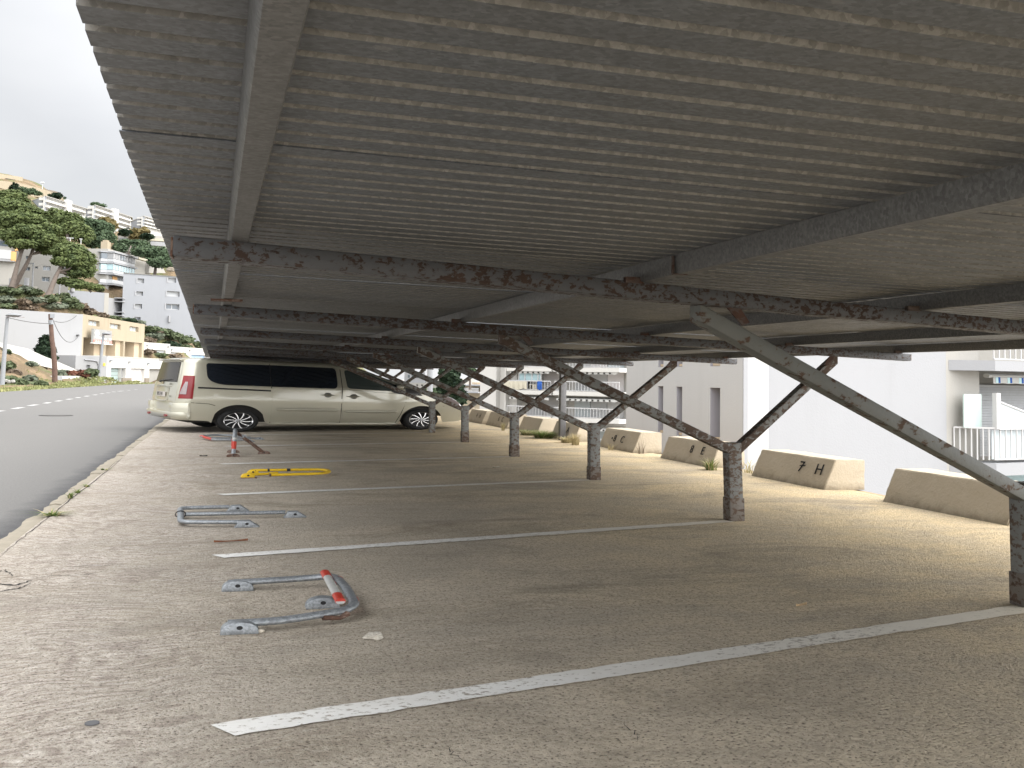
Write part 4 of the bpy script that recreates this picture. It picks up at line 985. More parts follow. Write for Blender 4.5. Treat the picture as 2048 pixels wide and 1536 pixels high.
# ================================================================== SMALL THINGS ON THE GROUND
def rockmesh(c, r, seed, name, mat, label, cat, group=None, sub=3, kind=None, rough=0.35):
    bm = bmesh.new(); bmesh.ops.create_icosphere(bm, subdivisions=sub, radius=1)
    for v in bm.verts:
        p = v.co.copy(); k = 1 + rough*noise.noise(p*1.3+Vector((seed, seed*2, 0))) + rough*.5*noise.noise(p*3.1+Vector((seed, 0, 0))); v.co = Vector((p.x*r[0]*k, p.y*r[1]*k, max(p.z, -.6)*r[2]*k))
    me = bpy.data.meshes.new(name); bm.to_mesh(me); bm.free(); me.materials.append(mat)
    o = bpy.data.objects.new(name, me); COL.objects.link(o); o.location = c; WM[o.name] = Matrix.Translation(Vector(c)); return tag(o, label, cat, group)
rockmesh(G(748, 1272, .008), (.040, .030, .013), 3, 'stone', m_plain('pale_stone', (0.55, 0.51, 0.44), 0.95, var=.35, scale=40, bump=.6), 'pale flat stone lying by the bent barrier', 'stone', rough=.5)
rockmesh(G(522, 1262, .006), (.014, .016, .008), 5, 'pebble', m_plain('pale_pebble', (0.50, 0.45, 0.37), 0.95), 'small pale pebble by the foot of the bent barrier', 'pebble')
def leaflet(px, py, L, W, mat, name, label, rz):
    c = G(px, py, .006); mb = MB(); rows = []; n = 8
    for i in range(n+1):
        t = i/n; w = W*sin(pi*min(1, max(.02, t)))**.7; y = (t-.5)*L; rows.append([Vector((y, -w, .004+.008*abs(2*t-1)**2)), Vector((y, 0, .0)), Vector((y, w, .005+.008*abs(2*t-1)**2))])
    R = Matrix.Translation(c) @ Matrix.Rotation(rz, 4, 'Z'); rows = [[R @ p for p in r] for r in rows]; mb.grid(rows)
    return tag(mb.build(name, mat), label, 'litter' if name != 'dry_leaf' else 'leaf')
rb = m_plain('reddish_bark', (0.21, 0.085, 0.045), 0.9, var=.6, scale=60)
leaflet(462, 1083, .20, .008, rb, 'bark_strip', 'reddish dry strip of bark in front of the folded grey barrier', .2)
leaflet(1603, 1211, .07, .012, m_plain('tan_leaf', (0.55, 0.40, 0.24), 0.9), 'dry_leaf', 'small tan dry leaf on the concrete near the right edge', .3)
leaflet(992, 935, .10, .02, m_plain('pale_litter', (0.62, 0.56, 0.46), 0.9), 'paper_scrap', 'small pale scrap lying in the bay beside the third post', .4)
leaflet(407, 912, .09, .03, m_plain('dark_scrap', (0.03, 0.03, 0.03), 0.9), 'rubber_scrap', 'small black scrap left of the upright barrier', .1)
dc = thing('drain_cap', G(184, 1447, 0), 'small dark oval cap set in the concrete at the lower left', 'ground cap')
mb = MB(); c = G(184, 1447, .002); mb.tube([c, c+Vector((0, 0, .003))], .020, 20); mb.build('cap', m_plain('grey_cap', (0.115, 0.115, 0.12), 0.6), dc)
# rust stain grit under the bent barrier
# ---------------------------------------------------------------- grasses and weeds
def tuft(name, c, n, h, spread, mats, label, cat, seed, lean=.5, group=None, wid=.006, bias=(0, 0)):
    random.seed(seed); parts = []
    root = thing(name, c, label, cat, group)
    for mi, (mat, share) in enumerate(mats):
        mb = MB()
        for i in range(int(n*share)):
            a = random.uniform(0, 2*pi); r0 = spread*.35*random.random(); b = Vector(c)+Vector((cos(a)*r0, sin(a)*r0, 0))
            a2 = a+random.uniform(-.7, .7); hh = h*random.uniform(.45, 1.15); out = spread*random.uniform(.2, 1.1)*lean*2
            d = Vector((cos(a2)+bias[0], sin(a2)+bias[1], 0)); w = wid*random.uniform(.6, 1.3); sd_ = Vector((-d.y, d.x, 0)).normalized()*w
            L = []; R = []
            for k in range(5):
                t = k/4; p = b+d*out*t*t+Vector((0, 0, hh*(t-.35*t*t*lean*1.6)))
                L.append(p+sd_*(1-t)*1.0); R.append(p-sd_*(1-t))
            mb.grid([[x, y] for x, y in zip(L, R)])
        mb.build(['blades', 'dry_blades'][min(mi, 1)], mat, root)
    return root
S_, Gr = MT['straw'], MT['grass']
tuft('grass_tuft', (5.16, 14.95, 0), 170, .24, .16, [(S_, 1)], 'tall dry straw grass tuft left of the block marked 8 C', 'dry grass', 1, .45, None, .006)
tuft('grass_tuft', (5.18, 15.45, 0), 220, .16, .22, [(S_, .9), (Gr, .1)], 'low dry straw grass by the foot of the dark square post', 'dry grass', 2, .6)
tuft('grass_tuft', (5.33, 10.72, 0), 110, .20, .20, [(Gr, .6), (S_, .4)], 'green and straw tuft beside the block marked 8 E, behind the big post', 'grass tuft', 3, .6)
tuft('grass_tuft', (5.60, 10.35, 0), 40, .30, .30, [(S_, .8), (Gr, .2)], 'thin arching straw stalks right of the big rusty post', 'dry grass', 4, .7, None, .004)
tuft('grass_tuft', (5.12, 19.1, 0), 70, .20, .10, [(S_, .8), (Gr, .2)], 'dry grass tuft by the block marked 6 C', 'dry grass', 5, .45)
tuft('grass_tuft', (5.32, 13.9, 0), 26, .20, .22, [(S_, 1)], 'few thin dark stalks in front of the block marked 8 C', 'dry grass', 6, .8, None, .004)
tuft('grass_tuft', (5.50, 13.2, 0), 14, .34, .22, [(MT['dryb'], 1)], 'tall thin dry stalks rising beside the right end of the block marked 8 C', 'dry grass', 16, .3, None, .004)
tuft('green_shrub', (5.20, 16.7, 0), 520, .17, .42, [(Gr, .8), (S_, .2)], 'low spreading green shrub in front of the block marked 5 A', 'shrub', 7, .55, None, .009)
tuft('green_shrub', (5.18, 17.6, 0), 380, .14, .36, [(S_, .5), (Gr, .5)], 'yellowing half of the low shrub, on its van side', 'shrub', 8, .6, None, .009)
for i, (px, py, n, h, sp, lb) in enumerate(((105, 1031, 60, .05, .16, 'spreading green weed in the kerb joint, nearest of the kerb weeds'), (140, 997, 30, .075, .05, 'small upright green weed on the kerb'), (155, 986, 24, .05, .06, 'yellowish green weed next to the upright kerb weed'), (174, 974, 22, .04, .06, 'small flat green weed on the kerb joint'), (207, 941, 26, .04, .09, 'farthest little weed on the kerb'))):
    tuft('kerb_weed', G(px, py, 0), n, h, sp, [(Gr, .8), (S_, .2)], lb, 'weed', 20+i, .7, 'weeds in the kerb joint', .009)

# dark square post standing among the blocks, a slim one farther back
for (px, py, w, lb) in ((1128, 880, .05, 'dark square metal post standing by the block marked 5 A'),):
    c = G(px-4, py); mb = MB(); mb.box(c.x-w, c.x+w, c.y-w, c.y+w, 0, 1.75)
    o = mb.build('metal_post', MT['postdark'], None, bevel=.006, smooth=30); tag(o, lb, 'post')
    o2 = MB(); o2.box(c.x-.085, c.x+.085, c.y-.085, c.y+.085, 0, .012)
c = G(859, 838); c = at(859, 800, 34)
mb = MB(); mb.tube([(c.x, c.y, -3), (c.x, c.y, 2.6)], .10, 10); tag(mb.build('metal_post', MT['lampgrey'], None, smooth=40), 'slim dark pole seen past the van bonnet, beside the dark tree', 'post')
# ================================================================== BUILDINGS: walls laid out from plan points, openings cut into them
class Wall:
    """vertical wall plane from plan point A to B; n points towards the viewer's side"""
    def __init__(s, A, B):
        s.A = Vector((A[0], A[1], 0)); B = Vector((B[0], B[1], 0)); s.len = (B-s.A).length; s.u = (B-s.A).normalized()
        s.n = Vector((s.u.y, -s.u.x, 0))
        if s.n.dot(CAM - s.A) < 0: s.n = -s.n
        s.bk = -s.n
    def uz(s, px, py):
        p = onplane(px, py, s.A, s.n); return (p-s.A).dot(s.u), p.z
    def rect(s, x0, y0, x1, y1, yr0=None, yr1=None):
        a, b = s.uz(x0, y0), s.uz(x1, yr1 if yr1 is not None else y1); c, d = s.uz(x0, y1), s.uz(x1, yr0 if yr0 is not None else y0)
        return (min(a[0], c[0]), max(b[0], d[0]), (c[1]+b[1])/2, (a[1]+d[1])/2)
    def pt(s, u, z, o=0): return s.A + s.u*u + s.n*o + Vector((0, 0, z))
    def box(s, mb, u0, u1, z0, z1, o0, o1):
        vs = [s.pt(u, z, o) for z in (z0, z1) for o in (o0, o1) for u in (u0, u1)]
        mb.add(vs, [(0, 2, 3, 1), (4, 5, 7, 6), (0, 1, 5, 4), (2, 6, 7, 3), (0, 4, 6, 2), (1, 3, 7, 5)])
    def solid(s, mb, u0, u1, z0, z1, depth, holes=(), hd=0.25):
        """wall block with recessed openings on its front"""
        us = sorted(set([u0, u1]+[max(u0, min(u1, h[i])) for h in holes for i in (0, 1)])); zs = sorted(set([z0, z1]+[max(z0, min(z1, h[i])) for h in holes for i in (2, 3)]))
        for a, b in zip(us, us[1:]):
            for c, d in zip(zs, zs[1:]):
                if b-a < 1e-6 or d-c < 1e-6: continue
                m = ((a+b)/2, (c+d)/2)
                if any(h[0] < m[0] < h[1] and h[2] < m[1] < h[3] for h in holes): continue
                mb.add([s.pt(a, c), s.pt(b, c), s.pt(b, d), s.pt(a, d)], [(0, 1, 2, 3)])
        for h in holes:
            dd = h[4] if len(h) > 4 else hd
            f = [s.pt(h[0], h[2]), s.pt(h[1], h[2]), s.pt(h[1], h[3]), s.pt(h[0], h[3])]; k = [s.pt(h[0], h[2], -dd), s.pt(h[1], h[2], -dd), s.pt(h[1], h[3], -dd), s.pt(h[0], h[3], -dd)]
            mb.add(f+k, [(0, 1, 5, 4), (1, 2, 6, 5), (2, 3, 7, 6), (3, 0, 4, 7), (4, 5, 6, 7)])
        f = [s.pt(u0, z0), s.pt(u1, z0), s.pt(u1, z1), s.pt(u0, z1)]; k = [q + s.bk*depth for q in f]
        mb.add(f+k, [(0, 1, 5, 4), (1, 2, 6, 5), (2, 3, 7, 6), (3, 0, 4, 7), (4, 5, 6, 7)])
def plan(px, d, py=700): p = at(px, py, d); return (p.x, p.y)
def window(w, h, parent, name='window', pane=None, frame=None, hd=.25, bars=1, sill=False):
    """frame and pane set back in an opening"""
    u0, u1, z0, z1 = h[:4]; t = min(.09, (u1-u0)*.08, (z1-z0)*.12); o = -hd+.03
    mb = MB()
    for a in ((u0, u0+t, z0, z1), (u1-t, u1, z0, z1), (u0+t, u1-t, z0, z0+t), (u0+t, u1-t, z1-t, z1)): w.box(mb, a[0], a[1], a[2], a[3], o, o+.06)
    for k in range(1, bars+1):
        u = u0+(u1-u0)*k/(bars+1); w.box(mb, u-t*.5, u+t*.5, z0+t, z1-t, o, o+.055)
    f = mb.build(name, frame or MT['railw'], parent)
    mb = MB(); w.box(mb, u0+t*.5, u1-t*.5, z0+t*.5, z1-t*.5, o+.005, o+.03); mb.build('pane', pane or MT['winglass'], f)
    if sill: mb = MB(); w.box(mb, u0-.05, u1+.05, z0-.08, z0-.002, -.02, .10); mb.build('sill', MT['railw'], f)
    return f
def railing(w, u0, u1, z0, z1, o, parent, n, name='railing', t=.035, post=None):
    mb = MB(); w.box(mb, u0, u1, z1-t, z1+t*.5, o-.03, o+.03); w.box(mb, u0, u1, z0, z0+t*.8, o-.02, o+.02)
    r = mb.build(name, MT['railw'], parent)
    mb = MB()
    for k in range(n+1):
        u = u0+(u1-u0)*k/n; w.box(mb, u-t*.32, u+t*.32, z0+t*.8, z1-t, o-.012, o+.012)
    tag(mb.build('balusters', MT['railw'], r), kind=None); return r

# ---------------------------------------------------------------- right: the big white block with the slot windows
A = Vector((8.75, 16.60, 0))
wl = Wall((8.75, 21.85), (8.75, 16.34))            # flank facing the carport
wr = Wall((8.748, 16.33), (14.1, 17.42)); wr2 = None
WB = thing('white_apartment_building', (8.75, 16.6, -6.4), 'tall plain white apartment building with narrow slot windows, right behind the blocks', 'building')
slots = []
for a, b in ((1440, 1419), (1364, 1352), (1326, 1315)):
    ya = -onplane(a, 850, wl.A, wl.n).y + 21.85; yb = -onplane(b, 850, wl.A, wl.n).y + 21.85
    slots += [(min(ya, yb), max(ya, yb), -.09, .893, .45), (min(ya, yb), max(ya, yb), 1.295, 2.3, .45), (min(ya, yb), max(ya, yb), -1.6, -.50, .45)]
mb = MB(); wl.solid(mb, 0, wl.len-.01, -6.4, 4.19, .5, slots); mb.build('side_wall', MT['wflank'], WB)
for h in slots:
    mb = MB(); wl.box(mb, h[0]+.005, h[1]-.005, h[2]+.005, h[3]-.005, -.44, -.40); mb.build('slot_window', MT['slotm'], WB)
    mb = MB(); wl.box(mb, h[0]+.002, h[0]+.02, h[2]+.002, h[3]-.002, -.40, -.012); mb.build('slot_jamb_shade', MT['slotm'], WB)  # liner on the far jamb, the slot's shade put into its colour
    mb = MB(); wl.box(mb, h[0]+.025, h[1]-.02, h[2]+.01, h[2]+.06, -.39, -.05); mb.build('slot_sill', MT['wtan'], WB)
u_end = wr.uz(1893, 850)[0]
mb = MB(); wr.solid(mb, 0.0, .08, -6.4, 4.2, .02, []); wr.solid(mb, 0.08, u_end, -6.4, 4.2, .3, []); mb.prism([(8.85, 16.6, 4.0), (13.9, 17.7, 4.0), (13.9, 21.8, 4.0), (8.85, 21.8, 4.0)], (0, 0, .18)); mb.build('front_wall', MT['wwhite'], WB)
# the balcony side, stepping back
ub0 = u_end; ub1 = u_end + 8.0
rec = wr.uz(1958, 850)[0]
mb = MB(); wr.solid(mb, ub0+.001, rec, -6.4, 4.2, 4.0, []); 
bpier = mb.build('balcony_pier', MT['wwhite2'], WB)
zs1 = wr.uz(1960, 742)[1]; zs1t = wr.uz(1960, 722)[1]
zrt = wr.uz(2000, 853)[1]; zrb = wr.uz(2000, 915)[1]; zs0t = wr.uz(2000, 921)[1]; zs0 = wr.uz(2000, 945)[1]
mb = MB(); wr.solid(mb, rec, ub1, -6.4, 4.2, 3.0, [(rec+.02, ub1-.1, zs0t, zs1, 1.1), (rec+.02, ub1-.1, zs1t+.01, zs1t+1.9, 1.1), (rec+.02, ub1-.1, zs0-1.6, zs0-.02, 1.1)]); mb.build('recessed_wall', MT['wwhite2'], WB)
for zt_, zb_, nm in ((zs1t, zs1, 0), (zs0t, zs0, 1)):
    mb = MB(); a = wr.uz(1897, 742)[0]; b = wr.uz(1943, 740)[0]
    poly = [wr.pt(a, zb_, 0.003), wr.pt(b, zb_, .55), wr.pt(ub1, zb_, .55), wr.pt(ub1, zb_, .003)]
    mb.prism(poly, (0, 0, zt_-zb_)); sl = mb.build('balcony_slab', MT['wwhite'], WB)
    tu = b+.02
    rr = railing(wr, tu, tu+4.2, zrb if nm else zs1t+.02, zrt if nm else zs1t+.66, .50, sl, 26, t=.032)
    if nm:
        ra = wr.uz(1905, 853)[0]; mb = MB()
        L = wr.pt(ra, 0, .03); Rr = wr.pt(tu, 0, .50); d = (Rr-L)
        for k in range(8):
            p = L+d*(k/7); mb.box(p.x-.012, p.x+.012, p.y-.012, p.y+.012, zrb, zrt)
        mb.prism([L+Vector((0, 0, zrt-.02)), Rr+Vector((0, 0, zrt-.02)), Rr+Vector((.02, -.03, zrt-.02)), L+Vector((.02, -.03, zrt-.02))], (0, 0, .035)); mb.build('side_railing', MT['railw'], sl)
        mb = MB(); gl0, gl1 = wr.uz(1909, 850)[0], wr.uz(1944, 850)[0]; wr.box(mb, gl0, gl1, zrt, wr.uz(1925, 788)[1], .20, .23); fg = mb.build('frosted_screen', MT['frost'], WB)
        mb = MB(); wr.box(mb, gl1+.02, gl1+.14, zrt-.02, wr.uz(1950, 785)[1], .46, .56); mb.build('screen_post', MT['railw'], fg)
        mb = MB(); q0 = wr.uz(1957, 803); q1 = wr.uz(2048, 839); dz = (q1[1]-q0[1])/(q1[0]-q0[0]); ue = q0[0]+ (zrt-q0[1])/dz
        mb.prism([wr.pt(q0[0], zrt, .44), wr.pt(ue, zrt, .44), wr.pt(q0[0], q0[1], .44)], wr.n*.02); fs = mb.build('frosted_triangle', MT['frost2'], WB)
        mb = MB(); mb.tube([wr.pt(q0[0], q0[1]+.01, .46), wr.pt(ue, zrt+.01, .46)], .03, 8, .8); mb.build('sloping_bar', MT['railw'], fs)
        mb = MB(); wr.box(mb, tu, tu+4.2, zrb+.01, zrt-.05, .42, .435); mb.build('balustrade_panel', MT['frost2'], sl)
# loggia: awning cassette with striped valance, door and roller shutter
zc = wr.uz(2000, 752); ua = wr.uz(1968, 752)[0]
mb = MB(); mb.tube([wr.pt(ua, zc[1], .05), wr.pt(ua+4.5, zc[1], .05)], .075, 10, .6); aw = mb.build('awning', MT['awn'], WB, smooth=50)
mb = MB(); rows = []; 
zv0 = zc[1]-.03; zv1 = wr.uz(2000, 766)[1]
N = 60; uu = [ua+.12+4.3*i/N for i in range(N+1)]
mb.grid([[wr.pt(u, zv0, .12) for u in uu], [wr.pt(u, zv1-.015*abs(sin((u-ua)*pi/.40)), .125) for u in uu]]); mb.build('valance', MT['awn'], aw)
for k in range(12):
    c0 = ua+.30+.355*k
    mb = MB(); mb.prism([wr.pt(c0-.03, zv1+.0, .128), wr.pt(c0+.03, zv1, .128), wr.pt(c0+.03, zv0, .123), wr.pt(c0-.03, zv0, .123)], wr.n*.003); mb.build('blue_stripe', MT['bluestripe'], aw)
    mb = MB(); mb.prism([wr.pt(c0-.11, zv1+.0, .128), wr.pt(c0-.034, zv1, .128), wr.pt(c0-.034, zv0, .123), wr.pt(c0-.11, zv0, .123)], wr.n*.003); mb.build('aqua_stripe', MT['aqua'], aw)
du = wr.uz(2010, 850)[0]; zd = wr.uz(2000, 775)[1]
mb = MB(); wr.box(mb, rec+.03, du, zs0t+.01, zd, -1.08, -1.03); mb.build('balcony_door', MT['doorpink'], WB)
hw_ = (du+.08, du+2.6, zs0t+.05, zd); fw_ = MB()
wr.box(fw_, du+.03, du+.12, zs0t+.01, zd+.03, -1.08, -.98); wr.box(fw_, du+.12, du+2.6, zd, zd+.05, -1.08, -.98); win = fw_.build('window', MT['railw'], WB)
mb = MB()
for k in range(26):
    z = zd-.004-(zd-zs0t)*k/26; wr.box(mb, du+.14, du+2.6, z-(zd-zs0t)/26*.92, z, -1.06, -1.0+.006*(k % 2))
mb.build('roller_shutter', MT['shutter'], win)
# the lower floor's little window strip in blue under the slab
mb = MB(); wr.box(mb, rec+.3, ub1-.3, zs0-.9, zs0-.15, -1.05, -1.0); mb.build('lower_window', MT['bluegl'], WB)

# ---------------------------------------------------------------- middle: long apartment block with balconies, further back
wm = Wall(plan(905, 74, 780), plan(1268, 66, 780))
MBd = thing('balcony_apartment_block', plan(1000, 72, 780)+(-6.4,), 'white apartment block with two floors of railed balconies, seen between the carport struts', 'building')
def um(px): return wm.uz(px, 790)[0]
def zm(py): return wm.uz(1100, py)[1]
floors = [(zm(781), zm(738)), (zm(832), zm(790)), (zm(890), zm(846)), (zm(735), zm(700))]
bays = [(um(1034), um(1117)), (um(1127), um(1253))]
holes = []
for (za, zb) in floors:
    for (ua_, ub_) in bays: holes.append((ua_, ub_, za, zb, .7))
mb = MB(); wm.solid(mb, um(968), um(1256), -6.4, zm(690), 9.0, holes); mb.build('wall', MT['wbright'], MBd)
mb = MB(); wm.box(mb, um(968), um(1000), -6.4, zm(692), .01, .5); wm.box(mb, um(1018), um(1021), -6.4, zm(692), .01, .6); mb.build('stair_pier', MT['wbright'], MBd)
for fi, (za, zb) in enumerate(floors):
    for bi, (ua_, ub_) in enumerate(bays):
        mb = MB(); wm.box(mb, ua_-.1, ub_+.1, za-.28, za, .012, 1.2); sl = mb.build('balcony_slab', MT['wbright'], MBd)
        railing(wm, ua_-.05, ub_+.05, za+.03, za+.64, 1.12, sl, int((ub_-ua_)/.22), t=.04)
        # sliding doors at the back
        u = ua_+.5; k = 0
        while u < ub_-1.0:
            wd = 1.25; nm = 'balcony_door'; mtl = [MT['railw'], MT['shutter'], MT['frost2'], MT['doorpink']][(k*3+fi+bi) % 4]
            mb = MB(); wm.box(mb, u, u+wd*.96, za+.02, za+(zb-za)*.86, -.69, -.63); mb.build(nm, mtl, MBd); u += wd; k += 1
        mb = MB(); rows = []
        for i in range(5):
            t = i/4; rows.append([wm.pt(ua_+.1, zb-.06-.12*t, .2+.9*t), wm.pt(ub_-.1, zb-.06-.12*t, .2+.9*t)])
        uu = [ua_+.1+(ub_-ua_-.2)*i/48 for i in range(49)]
        mb.grid(rows); mb.grid([[wm.pt(v, zb-.18, 1.1) for v in uu], [wm.pt(v, zb-.30-.04*abs(sin(v*7)), 1.1) for v in uu]]); aw = mb.build('awning', MT['awn'], MBd)
        mb = MB()
        for q in range(int((ub_-ua_-.4)/.42)):
            wm.box(mb, ua_+.25+q*.42, ua_+.38+q*.42, zb-.30, zb-.20, 1.105, 1.125)
        mb.build('valance_stripes', MT['seam'], aw)
# glazed balcony, towels, air conditioner, wall lamp
za, zb = floors[0]
mb = MB(); wm.box(mb, um(1052), um(1096), za+.66, zb-.02, .85, .90); gb = mb.build('glazed_screen', MT['bluegl'], MBd)
mb = MB(); [wm.box(mb, um(x)-.03, um(x)+.03, za+.66, zb, .905, .96) for x in (1052, 1064, 1078, 1090, 1096)]; mb.build('glazing_bars', MT['railw'], gb)
mb = MB(); wm.box(mb, um(1036), um(1051), za+.1, zb-.2, -.62, -.55); mb.build('dark_doorway', MT['dark'], MBd)
def cloth(u0, u1, z0, z1, o, mat, nm, lb, cat):
    mb = MB(); rows = []
    for i in range(13):
        u = u0+(u1-u0)*i/12; rows.append([wm.pt(u, z1, o+.02), wm.pt(u, (z0+z1)/2, o+.05+.02*sin(i*1.9)), wm.pt(u, z0+.05*sin(i*.8), o+.04+.03*sin(i*1.9))])
    mb.grid(rows); back = [[p-wm.n*.015 for p in r] for r in rows]; mb.grid(back); return tag(mb.build(nm, mat), lb, cat)
cloth(um(1024), um(1038), za+.02, za+.62, 1.17, MT['canvas'], 'striped_towel', 'pale striped towel hung over the upper balcony railing', 'towel')
cloth(um(1038), um(1072), za+.06, za+.60, 1.17, MT['canvas'], 'canvas_sheet', 'cream cloth sheet draped on the upper balcony railing', 'cloth')
cloth(um(1093), um(1102), za+.05, za+.62, 1.17, MT['bluestripe'], 'blue_towel', 'blue towel hung on the upper balcony railing', 'towel')
def acunit(px0, px1, py0, py1, o, lb):
    u0, u1 = um(px0), um(px1); z0, z1 = zm(py1), zm(py0); r = thing('air_conditioner', wm.pt(u0, z0, o), lb, 'air conditioner')
    mb = MB(); wm.box(mb, u0, u1, z0, z1, o, o+.35); mb.build('casing', MT['canvas'], r)
    mb = MB(); wm.box(mb, u0+.05, u0+(u1-u0)*.45, z0+.06, z1-.06, o+.352, o+.37); mb.build('fan_grille', MT['dark'], r)
acunit(1071, 1085, 769, 780, .5, 'white air conditioner box on the upper balcony floor'); acunit(983, 997, 788, 800, .02, 'air conditioner box on the outer wall of the apartment block')
# cypress-dark tree, hedge and pale houses between the block and the van
wf = Wall(plan(930, 120, 780), plan(1000, 118, 780))
FB = thing('cream_house', plan(960, 119, 780)+(-6.4,), 'cream house with a railed terrace beyond the dark tree', 'house')
zf = lambda py: wf.uz(960, py)[1]; uf = lambda px: wf.uz(px, 780)[0]
mb = MB(); wf.solid(mb, uf(905), uf(1000), -6.4, zf(772), 10, [(uf(920), uf(938), zf(783), zf(775), .8), (uf(944), uf(964), zf(783), zf(775), .8)]); mb.build('wall', MT['wstone'], FB)
mb = MB(); wf.box(mb, uf(900), uf(1002), zf(772), zf(769.5), -10, .6); wf.box(mb, uf(938), uf(968), zf(786), zf(783.5), .012, 1.5); mb.build('terrace_slab', MT['wwhite'], FB)
mb = MB(); wf.box(mb, uf(968), uf(990), zf(769), zf(738), -6, -.5); mb.build('upper_storey', MT['wwhite2'], FB)
mb = MB(); wf.box(mb, uf(920), uf(930), zf(769.4), zf(765), -4, -3); wf.box(mb, uf(940), uf(941), zf(783), zf(775), .5, .6); mb.build('chimney', MT['wtan'], FB)
railing(wf, uf(940), uf(968), zf(783), zf(776.5), 1.4, FB, 24, t=.05)
wf2 = Wall(plan(780, 210, 770), plan(905, 200, 770)); zf2 = lambda py: wf2.uz(850, py)[1]; uf2 = lambda px: wf2.uz(px, 770)[0]
FB2 = thing('far_white_houses', plan(840, 205, 770)+(-7,), 'pale far terrace of white houses seen over the van bonnet', 'house')
mb = MB(); wf2.solid(mb, uf2(770), uf2(905), -8, zf2(766), 12, [(uf2(x), uf2(x+4), zf2(773), zf2(769), .5) for x in (832, 842, 852, 862)]); mb.build('lower_terrace', MT['wwhite2'], FB2)
mb = MB(); wf2.box(mb, uf2(805), uf2(846), zf2(766), zf2(744), -10, -.5); mb.build('upper_house', MT['wwhite'], FB2)
mb = MB(); wf2.box(mb, uf2(846.5), uf2(885), zf2(766), zf2(756), -10, -.8); mb.build('side_house', MT['wwhite2'], FB2)
for x in (812, 820, 828, 836):
    h = (uf2(x), uf2(x+4), zf2(756), zf2(750)); mb = MB(); wf2.box(mb, *h, -.5, -.45); mb.build('window', MT['winglass'], FB2)
# ================================================================== LEFT: HILLSIDE, HOUSES, TREES
def plz(px, py, d): return at(px, py, d)
# terrain surveyed as scattered heights, blended smoothly
TP = []
for px, rows in {
    -260: [(800, 40), (770, 52), (690, 66), (600, 90), (540, 110), (430, 160), (340, 230)],
    -100: [(786, 50), (770, 62), (700, 74), (628, 98), (575, 112), (475, 150), (380, 210), (330, 262)],
    0: [(784, 52), (772, 63), (745, 68), (695, 76), (690, 88), (622, 101), (572, 112), (490, 142), (385, 205), (352, 252)],
    60: [(779, 58), (768, 68), (735, 75), (715, 84), (700, 90), (618, 102), (582, 115), (500, 148), (400, 210), (365, 255)],
    110: [(776, 66), (768, 75), (752, 82), (745, 90), (628, 104), (590, 116), (520, 150), (418, 212), (392, 258)],
    160: [(773, 76), (770, 88), (766, 95), (632, 108), (612, 118), (540, 152), (432, 214), (418, 258)],
    210: [(771, 88), (768, 100), (638, 114), (626, 121), (560, 155), (462, 205), (445, 258)],
    260: [(770, 97), (766, 112), (655, 121), (640, 128), (575, 165), (478, 215), (462, 262)],
    300: [(769, 107), (728, 116), (700, 122), (655, 133), (600, 170), (500, 222), (480, 268)],
    350: [(768, 115), (728, 122), (700, 126), (668, 137), (600, 180), (520, 240)],
    420: [(767, 125), (735, 132), (712, 138), (690, 150), (610, 200), (540, 260)],
    560: [(765, 130), (735, 150), (700, 190), (640, 270)], 760: [(766, 140), (760, 200), (735, 290)]}.items():
    for py, d in rows:
        p = at(px, py, d); TP.append((p.x, p.y, p.z))
for px, py, d in ((30, 566, 103), (45, 567, 104.5), (62, 572, 104), (101, 590, 101), (135, 594, 103), (80, 578, 105)):
    p = at(px, py, d); TP.append((p.x, p.y, p.z))
def hz(x, y):
    if len(TP) == 0: return 0
    sw = 0; sz = 0
    for a, b, c in TP:
        d2 = (x-a)**2 + ((y-b)*0.8)**2 + 2.0; w = 1/(d2*d2); sw += w; sz += w*c
    return sz/sw
def drop(px, py, d0):
    """where a sight line first meets the slope"""
    d = 56.0
    while d < 175:
        p = at(px, py, d)
        if p.y > 44 and p.x < interp(p.y, [(44, -10.5), (86, -9), (97, -7), (128, 14)]) and hz(p.x, p.y) > p.z: return d
        d += .8
    return d0
NXT, NYT = 84, 96
rows = []
for j in range(NYT+1):
    t = j/NYT; Y = 40 + 270*t**1.25; row = []
    for i in range(NXT+1):
        s_ = i/NXT
        xl = -Y*0.42-6; xr = Y*0.10+8 if Y > 100 else -9.0
        if Y < 128:                                        # keep the road and the verge clear
            xr = -9.6 if Y < 64 else interp(Y, [(64, -9.9), (86, -8.7), (97, -6.9), (110, 2), (128, 20)])
            xr -= 0.35
        X = xl + (xr-xl)*s_
        z = hz(X, Y) + 0.35*noise.noise(Vector((X*.35, Y*.3, 0)))*min(1, (Y-40)/60) + 0.12*noise.noise(Vector((X*1.1, Y*.9, 3)))
        if s_ > .93: z = z*(1-(s_-.93)/.07) - .25*(s_-.93)/.07
        row.append(Vector((X, Y, max(z, -.28))))
    rows.append(row)
mb = MB(); mb.grid(rows); tag(mb.build('hillside', MT['hill'], None, smooth=60), kind='structure')
